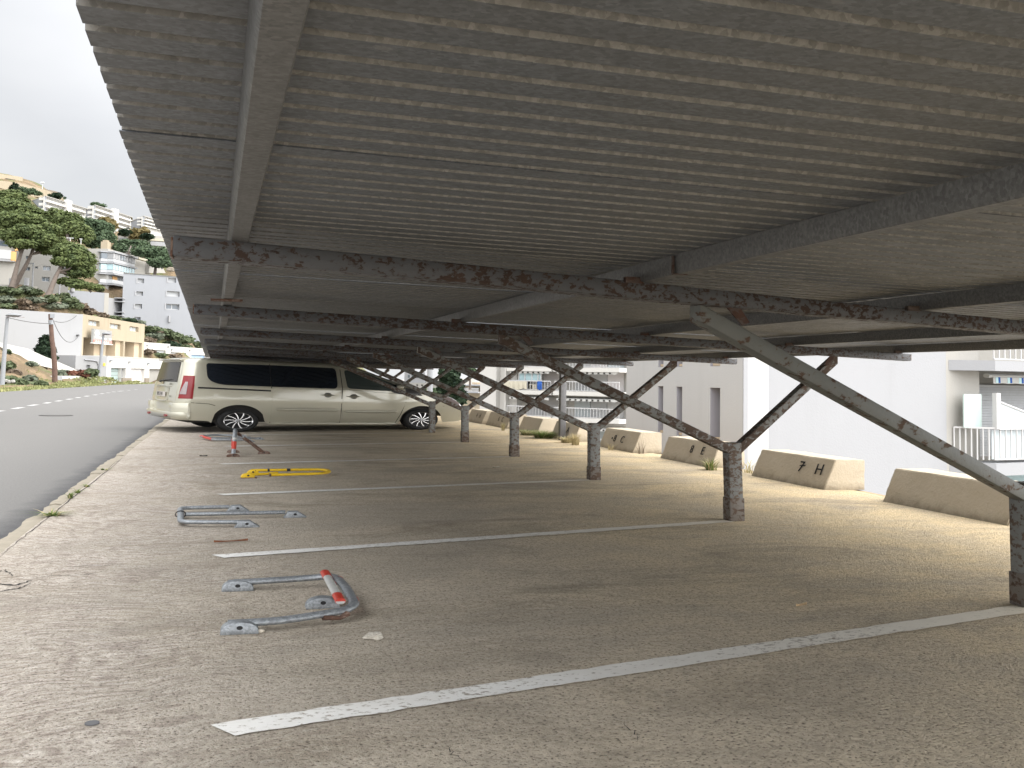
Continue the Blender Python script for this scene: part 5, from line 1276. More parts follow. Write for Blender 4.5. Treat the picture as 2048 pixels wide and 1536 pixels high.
# grass verge along the far side of the road (stuff)
random.seed(11); mb = MB()
for i in range(7000):
    Y = random.uniform(44, 100); xe = interp(Y, [(44, -10.2), (51.7, -10.1), (64, -9.6), (85.4, -8.5), (97, -6.7)]); X = xe - abs(random.gauss(0, 1.6)) - .05
    z = max(hz(X, Y), -.05) if X < xe-1.0 else -.02; h = random.uniform(.05, .19); a = random.uniform(0, pi); w = random.uniform(.04, .14)
    dx, dy = cos(a)*w, sin(a)*w; lx, ly = random.uniform(-.15, .15), random.uniform(-.15, .15)
    b = Vector((X, Y, z-.05)); mb.add([b+Vector((-dx, -dy, 0)), b+Vector((dx, dy, 0)), b+Vector((lx, ly, h))], [(0, 1, 2)])
vg = m_leaf('verge_grass', (0.09, 0.12, 0.04), (0.30, 0.32, 0.14), (0.34, 0.30, 0.15)); tag(mb.build('verge_grass', vg), kind='stuff')

# ---------------------------------------------------------------- foliage builder
def crown(blobs, n, size, mat, name, parent, seed, flat=.7):
    """leaf clumps spread through the volume of several lobes: small tilted faces, denser towards the outside"""
    random.seed(seed); mb = MB(); vol = [b[1].x*b[1].y*b[1].z for b in blobs]; tot = sum(vol)
    for (c, r), v in zip(blobs, vol):
        for i in range(max(8, int(n*v/tot))):
            while True:
                q = Vector((random.uniform(-1, 1), random.uniform(-1, 1), random.uniform(-1, 1)))
                if q.length < 1 and q.length > .35: break
            lump = noise.noise(q*2.3+Vector((seed, c.x, c.y)))
            if lump < -.28: continue
            q = q*(1+.28*lump); p = c + Vector((q.x*r.x, q.y*r.y, q.z*r.z))
            for k in range(2):
                s = size*random.uniform(.55, 1.35); nn = (q+Vector((random.gauss(0, .6), random.gauss(0, .6), random.gauss(.25, .6)))).normalized()
                a = nn.orthogonal().normalized(); ang = random.uniform(0, 2*pi); b = nn.cross(a); a, b = a*cos(ang)+b*sin(ang), b*cos(ang)-a*sin(ang)
                o = p + Vector((random.gauss(0, size*.5), random.gauss(0, size*.5), random.gauss(0, size*.3)))
                e = [o+a*s+b*s*.15, o+a*s*.2+b*s*.8, o-a*s*.8+b*s*.3, o-a*s*.5-b*s*.65, o+a*s*.5-b*s*.6]
                for v_ in e: v_.z = o.z + (v_.z-o.z)*flat
                mb.add(e, [(0, 1, 2, 3, 4)])
    return mb.build(name, mat, parent)
def lobe(px, py, rx, ry, d, deep=None):
    c = at(px, py, d); k = d/FPX; return (c, Vector((rx*k, (deep or rx*.8)*k, ry*k)))
def tree(name, label, cat, trunkpath, r0, lobes, n, size, mat, seed, group=None, branch=True):
    base = trunkpath[0]; T = thing(name, base, label, cat, group); trunkpath = [trunkpath[0]+(trunkpath[0]-trunkpath[1])*.6] + trunkpath
    mb = MB(); L = len(trunkpath); mb.tube(trunkpath, [r0*.8*(1-.55*i/(L-1)) for i in range(L)], 8)
    tr_ = mb.build('trunk', MT['bark'], T, smooth=60)
    if branch:
        for (c, r) in lobes[:4]:
            mb = MB(); s = trunkpath[-1]*.5+trunkpath[-2]*.5 if L > 1 else base; m = s.lerp(c, .5)+Vector((0, 0, -r.z*.3))
            mb.tube([s, m, c], [r0*.4, r0*.28, r0*.1], 6); mb.build('limb', MT['bark'], tr_, smooth=60)
    crown(lobes, n, size, mat, 'crown', T, seed); return T
PN = MT['pine']
tree('pine_tree', 'leaning umbrella pine with two lit reddish trunks, nearest of the pines at the left', 'tree', [at(28, 557, 103), at(36, 525, 104), at(49, 485, 105)], .42,
     [lobe(15, 445, 32, 13, 106), lobe(52, 438, 34, 12, 106), lobe(60, 462, 34, 15, 105), lobe(25, 470, 28, 13, 105), lobe(88, 478, 26, 15, 105), lobe(45, 488, 30, 9, 104), lobe(100, 458, 22, 12, 106)], 9282, 0.150, PN, 1, 'pines on the hillside')
tree('pine_tree', 'second leaning trunk of the pines at the left, darker and standing behind the first', 'tree', [at(38, 556, 104.5), at(55, 525, 105), at(70, 492, 106)], .36,
     [lobe(95, 497, 24, 12, 107), lobe(70, 470, 26, 14, 108), lobe(118, 485, 20, 11, 108)], 3978, 0.150, PN, 2, 'pines on the hillside')
tree('pine_tree', 'pine with a round crown on a slanting dark trunk in front of the grey house', 'tree', [at(101, 580, 101), at(111, 555, 102), at(122, 532, 103)], .42,
     [lobe(140, 505, 34, 18, 104), lobe(160, 520, 30, 22, 104), lobe(128, 523, 24, 10, 103), lobe(150, 545, 22, 10, 104), lobe(172, 540, 18, 16, 104), lobe(140, 495, 22, 10, 105)], 8840, 0.143, PN, 3, 'pines on the hillside')
tree('pine_tree', 'low dark pine branch spreading by the foot of the balcony house', 'tree', [at(176, 578, 104), at(165, 568, 104), at(150, 560, 104)], .14,
     [lobe(140, 563, 26, 7, 104), lobe(162, 570, 26, 7, 104), lobe(188, 574, 16, 6, 104)], 3094, 0.127, PN, 4, 'pines on the hillside')
tree('pine_tree', 'tall pale green pine crown at the left edge below the hilltop', 'tree', [at(20, 500, 160), at(18, 450, 162), at(15, 415, 165)], .5,
     [lobe(-10, 395, 34, 14, 166), lobe(25, 392, 28, 12, 166), lobe(40, 402, 18, 10, 166), lobe(5, 408, 38, 14, 164)], 4420, 0.232, PN, 5, 'pines on the hillside')
tree('pine_tree', 'wide sunlit pine crown stepping down below the leftmost white block', 'tree', [at(60, 490, 150), at(58, 455, 152), at(55, 430, 155)], .5,
     [lobe(-5, 418, 34, 16, 156), lobe(32, 414, 32, 14, 156), lobe(62, 428, 28, 14, 155), lobe(85, 436, 20, 12, 155), lobe(20, 435, 34, 12, 154)], 6630, 0.217, PN, 6, 'pines on the hillside')
tree('pine_tree', 'dark dense pine below the middle of the white apartment row', 'tree', [at(140, 505, 150), at(135, 470, 152), at(130, 445, 154)], .5,
     [lobe(112, 432, 24, 15, 155), lobe(135, 442, 30, 18, 154), lobe(150, 460, 28, 17, 153), lobe(120, 462, 26, 14, 153), lobe(165, 470, 22, 18, 152)], 6630, 0.210, PN, 7, 'pines on the hillside')
BR = MT['broad']
tree('broadleaf_tree', 'round green tree left of the yellowing tree under the white blocks', 'tree', [at(185, 505, 158), at(186, 480, 158), at(187, 462, 158)], .4,
     [lobe(172, 448, 22, 12, 160), lobe(195, 455, 24, 16, 158), lobe(210, 472, 22, 18, 157), lobe(190, 478, 26, 18, 156), lobe(218, 455, 12, 9, 159)], 5746, 0.206, BR, 8, 'leafy trees below the white blocks')
tree('broadleaf_tree', 'bright green tree behind the flat roof of the balcony house', 'tree', [at(255, 520, 150), at(258, 505, 150), at(262, 492, 165)], .35,
     [lobe(252, 488, 22, 9, 166), lobe(275, 490, 24, 11, 166), lobe(240, 497, 16, 10, 150), lobe(285, 503, 22, 12, 149)], 4420, 0.194, BR, 9, 'leafy trees below the white blocks')
tree('broadleaf_tree', 'dense green tree against the roof edge, right of the balcony house', 'tree', [at(310, 545, 150), at(312, 525, 150), at(315, 510, 165)], .35,
     [lobe(305, 505, 20, 13, 166), lobe(325, 510, 22, 15, 150), lobe(318, 524, 22, 12, 149), lobe(340, 525, 16, 12, 149)], 4420, 0.194, BR, 10, 'leafy trees below the white blocks')
tree('ochre_tree', 'yellowing tree in front of the middle white block', 'tree', [at(213, 468, 172), at(213, 455, 172), at(213, 448, 172)], .25, [lobe(212, 443, 14, 5, 173), lobe(220, 452, 11, 5, 172)], 260, .5, MT['ochre'], 11)
tree('ochre_tree', 'yellowing tree under the rightmost white block', 'tree', [at(282, 475, 178), at(282, 468, 178), at(282, 463, 178)], .25, [lobe(280, 464, 14, 5, 178), lobe(272, 472, 9, 4, 177)], 240, .5, MT['ochre'], 12)
tree('dark_bush', 'small dark bush between the two right white blocks', 'bush', [at(250, 472, 176), at(250, 468, 176), at(250, 464, 176)], .2, [lobe(250, 465, 7, 4.5, 176)], 120, .45, MT['cyp'], 13, None, False)
tree('dark_bush', 'dark bush on the terrace below the rightmost white block', 'bush', [at(294, 478, 176), at(294, 475, 176), at(294, 472, 176)], .2, [lobe(294, 473, 10, 4, 176)], 140, .45, MT['cyp'], 14, None, False)
tree('cypress_tree', 'small pointed dark cypress on the hilltop at the left', 'tree', [at(29, 384, 205), at(29, 375, 205), at(29, 370, 205)], .3, [lobe(29, 378, 4, 8, 205), lobe(29, 372, 2.2, 6, 205)], 160, .5, MT['cyp'], 15, None, False)
tree('hill_hedge', 'green hedge along the hilltop wall behind the leftmost white block', 'hedge', [at(60, 392, 206), at(60, 386, 206), at(60, 382, 206)], .2, [lobe(45, 380, 12, 5, 206), lobe(60, 383, 14, 6, 206), lobe(76, 387, 8, 4, 206), lobe(66, 381, 3, 5, 206)], 1679, 0.206, BR, 16, None, False)
tree('dark_bush', 'dark bush on the crest above the leftmost white block', 'bush', [at(113, 399, 212), at(113, 395, 212), at(113, 391, 212)], .2, [lobe(113, 392, 9, 4, 212)], 140, .5, MT['cyp'], 17, None, False)
tree('dark_bush', 'bushy dark growth on the roofline of the middle white block', 'bush', [at(196, 414, 212), at(196, 412, 212), at(196, 410, 212)], .2, [lobe(190, 408, 8, 4, 212), lobe(202, 411, 9, 3.5, 212)], 795, 0.187, BR, 18, None, False)
# clipped dark conifer against the long grey wall
tree('conifer', 'dark green cone shaped conifer growing behind the wooden pole', 'tree', [at(90, 728, 82), at(90, 700, 82), at(91, 680, 82)], .22,
     [lobe(88, 715, 22, 10, 82), lobe(90, 700, 18, 12, 82), lobe(93, 684, 12, 12, 82), lobe(93, 675, 6, 6, 82)], 2600, .17, MT['cyp'], 19, None, False)
# the dark tree between the carport struts
tree('dark_tree', 'dark tall evergreen seen between the struts just past the van nose', 'tree', [at(905, 815, 62), at(905, 790, 62), at(902, 765, 62)], .25,
     [lobe(898, 748, 17, 15, 62), lobe(906, 768, 15, 16, 62), lobe(912, 787, 16, 13, 62), lobe(893, 770, 15, 12, 62), lobe(915, 800, 13, 9, 62), lobe(888, 782, 10, 8, 62)], 3800, .17, MT['cyp'], 20)
tree('hedge', 'bright green hedge just above the van bonnet', 'hedge', [at(866, 795, 70), at(866, 790, 70), at(866, 785, 70)], .1, [lobe(855, 783, 12, 5, 70), lobe(872, 782, 12, 5, 70)], 2210, 0.082, BR, 21, None, False)
tree('broadleaf_tree', 'small patch of green tree right under the carport eave, left of the apartment block', 'tree', [at(940, 770, 110), at(940, 755, 110), at(940, 742, 110)], .2, [lobe(935, 738, 10, 6, 110), lobe(945, 742, 9, 5, 110)], 1326, 0.131, BR, 22, 'leafy trees below the white blocks')

# scrub on the slopes: individual bushes
random.seed(21)
SPOTS = [(8, 578, 102, 16, 6, 'bush'), (30, 583, 103, 18, 6, 'bush'), (52, 578, 104, 14, 5, 'sage'), (70, 585, 103, 16, 5, 'bush'), (15, 600, 102, 22, 6, 'sage'), (45, 604, 102, 22, 6, 'dryb'), (75, 600, 102, 20, 6, 'sage'), (100, 598, 102, 16, 6, 'bush'),
         (125, 592, 103, 16, 7, 'bush'), (140, 602, 103, 18, 7, 'bush'), (110, 612, 102, 22, 6, 'sage'), (150, 612, 103, 16, 6, 'bush'), (165, 612, 104, 12, 5, 'dryb'), (180, 608, 106, 14, 6, 'cyp'), (20, 614, 101, 18, 5, 'bush'), (60, 617, 101, 22, 5, 'dryb'), (175, 624, 108, 16, 6, 'dryb'), (200, 632, 112, 16, 6, 'dryb'),
         (225, 636, 115, 18, 5, 'bush'), (250, 641, 118, 20, 5, 'bush'), (275, 645, 120, 18, 5, 'sage'), (300, 658, 126, 20, 7, 'bush'), (325, 665, 128, 22, 8, 'bush'), (310, 672, 127, 20, 8, 'sage'), (345, 672, 130, 22, 8, 'bush'), (370, 680, 133, 18, 8, 'bush'), (300, 682, 124, 14, 7, 'dryb'), (318, 668, 126, 12, 6, 'dryb'), (340, 690, 127, 22, 8, 'cyp'), (368, 695, 131, 16, 6, 'bush'), (390, 690, 138, 16, 8, 'bush'),
         (300, 703, 113, 14, 4, 'dryb'), (320, 710, 114, 16, 4, 'bush'), (345, 712, 116, 16, 3.5, 'dryb'), (15, 732, 72, 14, 6, 'bush'), (28, 745, 70, 12, 6, 'dryb'), (62, 728, 75, 10, 4, 'sage'), (85, 733, 76, 9, 4, 'sage'), (60, 758, 70, 12, 6, 'sage'), (20, 760, 66, 16, 5, 'bush'), (45, 766, 67, 16, 5, 'bush'), (80, 768, 70, 14, 4, 'bush'),
         (118, 748, 78, 14, 5, 'sage'), (12, 705, 76, 6, 3, 'bush'), (40, 692, 84, 12, 3, 'bush'), (52, 695, 85, 4, 4, 'cyp'), (8, 552, 104, 20, 12, 'sage'), (12, 520, 106, 18, 10, 'cyp'), (60, 565, 104, 16, 8, 'bush'), (75, 560, 106, 10, 6, 'cyp'), (200, 578, 105, 10, 5, 'bush'), (255, 642, 119, 20, 3, 'cyp'), (-30, 600, 100, 30, 14, 'bush'), (-40, 560, 105, 30, 20, 'bush')]
kinds = {'bush': ('green_scrub', 'green scrub bush'), 'sage': ('grey_green_scrub', 'grey green scrub bush'), 'dryb': ('dry_scrub', 'dry brown scrub bush'), 'cyp': ('dark_scrub', 'dark green bush')}
def where(px, py):
    if py > 720: return 'on the earth bank by the lamp post' if px < 70 else 'near the wooden pole and the white planter'
    if px > 285: return 'on the slope above the white garages, under the blue grey building' if py < 700 else 'in the grassy strip between the two garage rows'
    if py < 570: return 'by the pine trunks at the left edge'
    if px < 85: return 'on the slope above the long grey wall, near the left edge'
    return 'on the slope above the long grey wall, towards the pale building' if px < 190 else 'along the crest above the beige building'
for i, (px, py, d, rx, ry, k) in enumerate(SPOTS):
    d = drop(px, py+ry*.5, d)-.6
    nm, lb = kinds[k]; lobes = [lobe(px+random.uniform(-.3, .3)*rx, py+random.uniform(-.2, .2)*ry, rx*random.uniform(.5, .8), ry*random.uniform(.6, .9), d+random.uniform(-1, 1)) for q in range(3)]
    c = at(px, py+ry, d); T = thing(nm, c, lb+' '+where(px, py), 'bush', 'scrub bushes on the hillside, '+lb)
    crown(lobes, int(110+rx*ry*2.4), .13+d*.0007, MT[k], 'foliage', T, 60+i)
# boulders
for i, (px, py, rx, ry, d, lb) in enumerate(((328, 671, 10, 8, 121, 'grey brown boulder on the slope above the garages, left one'), (366, 682, 11, 9, 124, 'pale rounded boulder among dark bushes above the garages'), (200, 622, 9, 3.5, 106, 'ochre rock outcrop on the crest above the beige building'), (112, 607, 10, 4, 103, 'sunlit ochre rock above the long grey wall'), (342, 540, 9, 5, 125, 'ochre rock dome beside the carport eave above the blue grey building'))):
    d = drop(px, py, d); k = d/FPX; rockmesh(at(px, py, d), (rx*k, rx*k*.8, ry*k), i+2, 'boulder', MT['rock'], lb, 'boulder', None, 3)
for i, (px, py) in enumerate(((13, 762), (19, 764), (26, 763))):
    k = 64/FPX; rockmesh(at(px, py, 64), (4.5*k, 3*k, 4*k), i+9, 'verge_stone', MT['wwhite2'], 'whitewashed stone beside the foot of the near lamp post', 'stone', 'whitewashed stones by the lamp post', 2)
# ---------------------------------------------------------------- beige stone building over the garages
C0 = plan(163, 92, 700); C1 = plan(288, 110, 700)
wB = Wall(C0, C1); wG = Wall(plan(-60, 84, 690), C0)
zBt = wB.uz(165, 628)[1]; zBb = -0.2
BB = thing('beige_building', (C0[0], C0[1], 0), 'beige stone building with three small windows over dark open bays and a faded sign', 'building')
op = [wB.rect(167, 676, 205, 717), wB.rect(212, 682, 246, 717), wB.rect(250, 687, 283, 717)]
zo = (op[0][2]); zt_o = op[0][3]
op = [(o[0], o[1], zo, zt_o, 4.2) for o in op]
wi = [wB.rect(177, 641, 199, 652), wB.rect(220, 648, 241, 659), wB.rect(259, 655, 277, 665)]
zw0, zw1 = wi[0][2], wi[0][3]; wi = [(w_[0], w_[1], zw0, zw1, .35) for w_ in wi]
uEnd = wB.uz(288, 690)[0]
mb = MB(); wB.solid(mb, 0, uEnd, zBb, zBt, 12, op+wi); mb.build('front_wall', MT['wstone'], BB)
for h in wi: window(wB, h, BB, 'window', MT['frost2'], MT['wtan'], .35, 2)
for i, h in enumerate(op):
    # arch wall inside each bay: tan wall with a round headed opening
    mb = MB(); u0, u1 = h[0]+.02, h[1]-.02; ac = u0+(u1-u0)*(.30 if i == 0 else .22); ar = (u1-u0)*.36; az = h[2]+(h[3]-h[2])*.32
    pts = [(u0, h[2]+.01), (ac-ar, h[2]+.01)] if ac-ar > u0 else [(u0, az)]
    arcp = [(ac-ar*cos(a), az+ar*.95*sin(a)*SQ*1.3) for a in [pi*k/16 for k in range(17)]]; arcp = [(max(u0, x), z) for x, z in arcp]
    poly = ([(u0, h[2]+.01)] if ac-ar > u0 else []) + [(arcp[0][0], h[2]+.01)] + arcp + [(ac+ar, h[2]+.01), (u1, h[2]+.01), (u1, h[3]-.01), (u0, h[3]-.01)]
    if ac-ar <= u0: poly = arcp + [(ac+ar, h[2]+.01), (u1, h[2]+.01), (u1, h[3]-.01), (u0, h[3]-.01)]
    mb.prism([wB.pt(u, z, -2.2) for u, z in poly], wB.n*-.3); mb.build('arched_wall', MT['wtan'], BB)
    mb = MB(); wB.box(mb, u0, u1, h[2]+.02, h[3]-.02, -4.1, -3.9); mb.build('bay_back', MT['dark'] if i == 0 else MT['wtan'], BB)
    mb = MB(); wB.box(mb, h[1]-(h[1]-h[0])*.30, h[1]-.01, h[2]+.01, h[3]-.01, -2.15, -.3); mb.build('inner_pier', MT['wtan'], BB)
# long grey gable side
mb = MB(); wG.solid(mb, 0, wG.len, -0.5, zBt-.02, 10, []); 
tag(mb.build('long_side_wall', MT['wgrey'], BB))
# hanging sign board, faded
su0, su1, sz0, sz1 = wB.rect(173, 658, 209, 690); SG = thing('sign_board', wB.pt(su0, sz0, .6), 'faded grey and red sign board hung on the beige building', 'sign')
sz1 = wB.uz(174, 657)[1]; sz0 = wB.uz(172, 685)[1]
mb = MB(); wB.box(mb, su0, su1, sz0, sz1, .45, .65); pn = mb.build('panel', MT['signgrey'], SG)
mb = MB(); wB.box(mb, su0-.04, su1, sz0, sz0+(sz1-sz0)*.22, .655, .70); mb.build('red_band', MT['signred'], SG)
mb = MB(); wB.box(mb, su0-.10, su1+.1, sz0-.06, sz0, .42, .74); mb.build('ledge', MT['signwhite'], SG)
random.seed(5); W_ = su1-su0; H_ = sz1-sz0
for (a, b, c, d) in ((.06, .30, .50, .86), (.05, .42, .36, .45), (.33, .62, .32, .40), (.62, .70, .26, .40), (.86, .97, .30, .42), (.10, .26, .86, .92)):
    mb = MB(); pts = [(su0+W_*(a+b)/2+W_*(b-a)/2*cos(k*pi/7)*random.uniform(.8, 1.1), sz0+H_*(c+d)/2+H_*(d-c)/2*sin(k*pi/7)*random.uniform(.8, 1.1)) for k in range(14)]
    mb.prism([wB.pt(u, z, .652) for u, z in pts], wB.n*.008); mb.build('worn_white_lettering', MT['signwhite'], pn)
for k in range(7):
    mb = MB(); u = su0+W_*(.10+.11*k); wB.box(mb, u, u+W_*.05, sz0+H_*.055, sz0+H_*.16, .702, .708); mb.build('faded_letter', MT['signwhite'], SG)

# white garage row in front
G0 = plan(213, 88.5, 745); G1 = plan(420, 118.5, 745)
wg = Wall(G0, G1); zGt = wg.uz(214, 713)[1]
GR = thing('white_garage_row', (G0[0], G0[1], 0), 'white garage row with pale doors and stone plinths, at the road below the beige building', 'garages')
dz0 = -.03; zdt = wg.uz(232, 736)[1]
dr = [wg.rect(222, 736, 242, 767), wg.rect(242.5, 737, 251, 756), wg.rect(262, 737, 288, 767), wg.rect(299, 737, 330, 767), wg.rect(342, 737, 368, 767)]
dr = [(h[0], h[1], -.04 if i != 1 else wg.uz(246, 756)[1], zdt, .35) for i, h in enumerate(dr)]
mb = MB(); wg.solid(mb, 0, wg.len, -.6, zGt, 9, dr); mb.build('front_wall', MT['wbright'], GR)
for h, m_, nm in zip(dr, ('doorgreen', 'wgrey', 'doorpink', 'wwhite2', 'doorpink'), ('entrance_door', 'recess_panel', 'garage_door', 'garage_door', 'garage_door')):
    mb = MB(); wg.box(mb, h[0]+.01, h[1]-.01, h[2]+.01, h[3]-.01, -.33, -.28); dd = mb.build(nm, MT[m_], GR)
    if nm == 'entrance_door':
        mb = MB(); wg.box(mb, h[0]+.15, h[0]+.30, -.03+(h[3]+.03)*.42, -.03+(h[3]+.03)*.47, -.275, -.24); mb.build('handle', MT['railw'], dd)
        mb = MB(); [wg.box(mb, h[0]+.12, h[1]-.12, h[3]*f, h[3]*f+.03, -.278, -.268) for f in (.25, .5, .75)]; mb.build('panel_lines', MT['wdull'], dd)
for a, b in ((213.5, 221), (242.5, 261), (281, 296)):
    u0, u1 = wg.uz(a, 760)[0], wg.uz(b, 760)[0]
    if a == 213.5: u0 = .0
    if a == 281: u0 = dr[2][1]+.02
    mb = MB(); wg.box(mb, u0+.004, u1, -.05, wg.uz(a, 756)[1], .003, .12); mb.build('stone_plinth', MT['stone'], GR)
for px, py in ((220, 721), (257.5, 724), (295, 727)):
    u, z = wg.uz(px, py); mb = MB(); wg.box(mb, u-.14, u+.14, z-.06, z+.06, .003, .22); mb.build('wall_lamp', MT['lampgrey'], GR)
mb = MB(); wg.box(mb, -.03, wg.len, zGt, zGt+.06, -9, .05); mb.build('coping', MT['wbright'], GR)
ws = Wall(plan(150, 84.5, 745), G0)
mb = MB(); ws.solid(mb, 0, ws.len-.003, -.6, zGt-.01, 2.5, [(ws.uz(172, 745)[0], ws.uz(180, 745)[0], ws.uz(176, 739)[1], ws.uz(176, 730)[1], .2)]); mb.build('side_wall', MT['wgrey'], GR)
mb = MB(); pu, pz = ws.uz(196, 715); mb.tube([ws.pt(ws.uz(168, 719)[0], ws.uz(168, 719)[1], .06), ws.pt(ws.uz(192, 722)[0], ws.uz(192, 722)[1], .06), ws.pt(ws.uz(196, 730)[0], ws.uz(196, 730)[1], .06), ws.pt(ws.uz(194.5, 766)[0], 0, .06)], .06, 8); mb.build('drain_pipe', MT['wwhite'], GR)
u, z = ws.uz(208, 729); mb = MB(); ws.box(mb, u-.13, u+.13, z-.13, z+.13, .003, .05); tag(mb.build('notice_plate', m_plain('yellow_notice', (0.62, 0.42, 0.06), 0.6), GR))
# upper garage row on the slope
U0 = plan(286, 118, 705); U1 = plan(440, 136, 715); wu = Wall(U0, U1); zu = wu.uz(290, 684.5)[1]
UG = thing('white_garage_row', (U0[0], U0[1], 0), 'upper white garage row with grey and blue shutters, stepped above the road', 'garages')
us = wu.uz(340, 700)[0]
h1 = [wu.rect(298, 700, 331, 712)]; h2 = [wu.rect(341.5, 705, 372, 720), wu.rect(382.5, 710, 411, 726)]
mb = MB(); wu.solid(mb, 0, us, -1, zu, 7, [h1[0]+(.3,)]); mb.build('front_wall', MT['wbright'], UG)
zu2 = wu.uz(345, 693)[1]; mb = MB(); wu.solid(mb, us+.003, wu.len, -1, zu2, 7, [h+(.3,) for h in h2]); mb.build('front_wall', MT['wbright'], UG)
for h, m_ in zip(h1+h2, ('shutter', 'shutter', 'bluedoor')):
    mb = MB(); wu.box(mb, h[0]+.01, h[1]-.01, h[2]+.01, h[3]-.01, -.29, -.22); mb.build('garage_shutter', MT[m_], UG)
for px, py in ((294, 690), (336, 693), (343, 699), (379, 700)):
    u, z = wu.uz(px, py); mb = MB(); wu.box(mb, u-.16, u+.16, z-.05, z+.05, .003, .2); mb.build('wall_lamp', MT['lampgrey'], UG)
# white planter with shrubs, ramp parapet
Pl0, Pl1 = plan(108, 76, 760), plan(193, 83.5, 760); wp_ = Wall(Pl0, Pl1)
PLN = thing('white_planter', (Pl0[0], Pl0[1], 0), 'low white planter wall with shrubs beside the wooden pole', 'planter')
zp = wp_.uz(150, 752)[1]
mb = MB(); wp_.solid(mb, 0, wp_.len, -.4, zp, 1.8, []); mb.build('planter_wall', MT['wbright'], PLN)
wq = Wall(plan(82, 78, 758), Pl0); mb = MB(); wq.solid(mb, 0, wq.len-.003, -.4, zp-.01, .6, []); mb.build('planter_return', MT['wgrey'], PLN)
for i, (px, py, rx, ry, k, lb) in enumerate(((122, 747, 14, 5, 'sage', 'grey green agave like shrub at the left end of the planter'), (150, 748, 16, 4, 'redshrub', 'low reddish shrub in the middle of the planter'), (168, 747, 14, 5, 'redshrub', 'taller reddish brown shrub in the planter'), (180, 745, 12, 5, 'bush', 'green shrub at the right end of the planter'))):
    T = thing('planter_shrub', at(px, py+ry, 81), lb, 'shrub'); crown([lobe(px, py, rx, ry, 81), lobe(px+rx*.4, py-1, rx*.6, ry*.9, 81)], 330, .20, MT[k], 'foliage', T, 200+i)
def slab_from_px(pts, d, thick, name, mat, lab_, cat):
    A_ = at(pts[0][0], pts[0][1], d[0]); B_ = at(pts[-1][0], pts[-1][1], d[1]); w = Wall((A_.x, A_.y), (B_.x, B_.y)); mb = MB()
    mb.prism([w.pt(*w.uz(px, py)) for px, py in pts[:-1]], w.n*-thick); return tag(mb.build(name, mat), lab_, cat)
slab_from_px([(-60, 668), (0, 685), (30, 692), (55, 697), (85, 711), (110, 721), (163, 744), (135, 745), (105, 737), (80, 731), (45, 722), (28, 712), (0, 693), (-60, 678), (163, 744)], (74, 84), .35, 'ramp_parapet', MT['wbright'], 'sloping white parapet wall of the ramp behind the lamp post and the pole', 'wall')

# ---------------------------------------------------------------- street furniture
def lamp(pxb, pyb, pxt, pyt, pxh, d, label, r):
    b = at(pxb, pyb, d); t = at(pxt, pyt, d); T = thing('street_lamp', b, label, 'street lamp', 'street lamps along the road')
    mb = MB(); mb.tube([b-Vector((0, 0, .3)), b+Vector((0, 0, .5)), t], [r*1.5, r*1.35, r*.85], 10); mb.build('pole', MT['lampgrey'], T, smooth=60)
    h0 = at(pxt-3, pyt+.5, d); h1 = at(pxh, pyt+.5, d); mb = MB(); u = (h1-h0); n_ = Vector((-u.y, u.x, 0)).normalized()
    rows = []
    for i in range(7):
        q = i/6; c = h0+u*q; w = .30*(1-abs(2*q-1)**3)+.05; hh = .10*(1-abs(2*q-1)**2)+.03
        rows.append([c+n_*w*cos(a)+Vector((0, 0, hh*sin(a))) for a in [2*pi*k/10 for k in range(10)]])
    mb.grid(rows, closed=True); mb.ngon(rows[0]); mb.ngon(rows[-1]); hd = mb.build('lamp_head', m_plain('lamp_head_grey', (0.20, 0.205, 0.215), 0.5), T, smooth=60)
    mb = MB(); c = h0+u*.6-Vector((0, 0, .10)); mb.box(c.x-.5, c.x+.5, c.y-.15, c.y+.15, c.z-.02, c.z+.0); mb.build('lamp_lens', MT['lens'], hd)
lamp(4, 775, 15, 630, 43, 63, 'tall grey street lamp at the left edge, standing on the grass verge', .11)
lamp(197.5, 769, 207, 667, 222, 86, 'grey street lamp in front of the garage row, its head over the sign', .11)
b = at(110, 774, 70); t = at(100.5, 628, 70); mid = at(104, 680, 70)
UPo = thing('utility_pole', b, 'crooked brown wooden utility pole with cables on the verge', 'utility pole')
mb = MB(); mb.tube([b-Vector((0, 0, .3)), at(109.5, 735, 70), at(107, 700, 70), mid, t], [.185, .175, .165, .155, .13], 10); mb.build('pole', MT['wood'], UPo, smooth=60)
mb = MB(); mb.tube([at(101.2, 640, 70), at(102.5, 649, 70)], [.16, .165], 10); mb.build('metal_collar', MT['lampgrey'], UPo, smooth=60)
mb = MB(); a0 = at(101, 633, 69.8); mb.box(a0.x-.02, a0.x+.26, a0.y-.1, a0.y+.1, a0.z-.1, a0.z+.18); mb.build('bracket', MT['lampgrey'], UPo)
def cable(p, q, sag, lb):
    pts = []
    for i in range(17): t_ = i/16; v = Vector(p).lerp(Vector(q), t_); v.z -= sag*4*t_*(1-t_); pts.append(v)
    mb = MB(); mb.tube(pts, .020, 5); tag(mb.build('cable', MT['wire']), lb, 'cable')
cable(at(103, 647, 70), at(16, 635, 63), .1, 'overhead cable from the wooden pole to the near street lamp')
cable(at(103, 640, 70), wG.pt(*wG.uz(152, 631), .1), .35, 'upper cable from the wooden pole to the grey wall')
cable(at(104, 634, 70), wG.pt(*wG.uz(156, 671), .1), 1.1, 'sagging cable from the wooden pole down to the grey wall corner')
u, z = wG.uz(156, 671); mb = MB(); mb.tube([wG.pt(u-.1, z, .02), wG.pt(u-.1, z, .25)], .09, 8); tag(mb.build('wall_bracket', MT['wire'], BB))

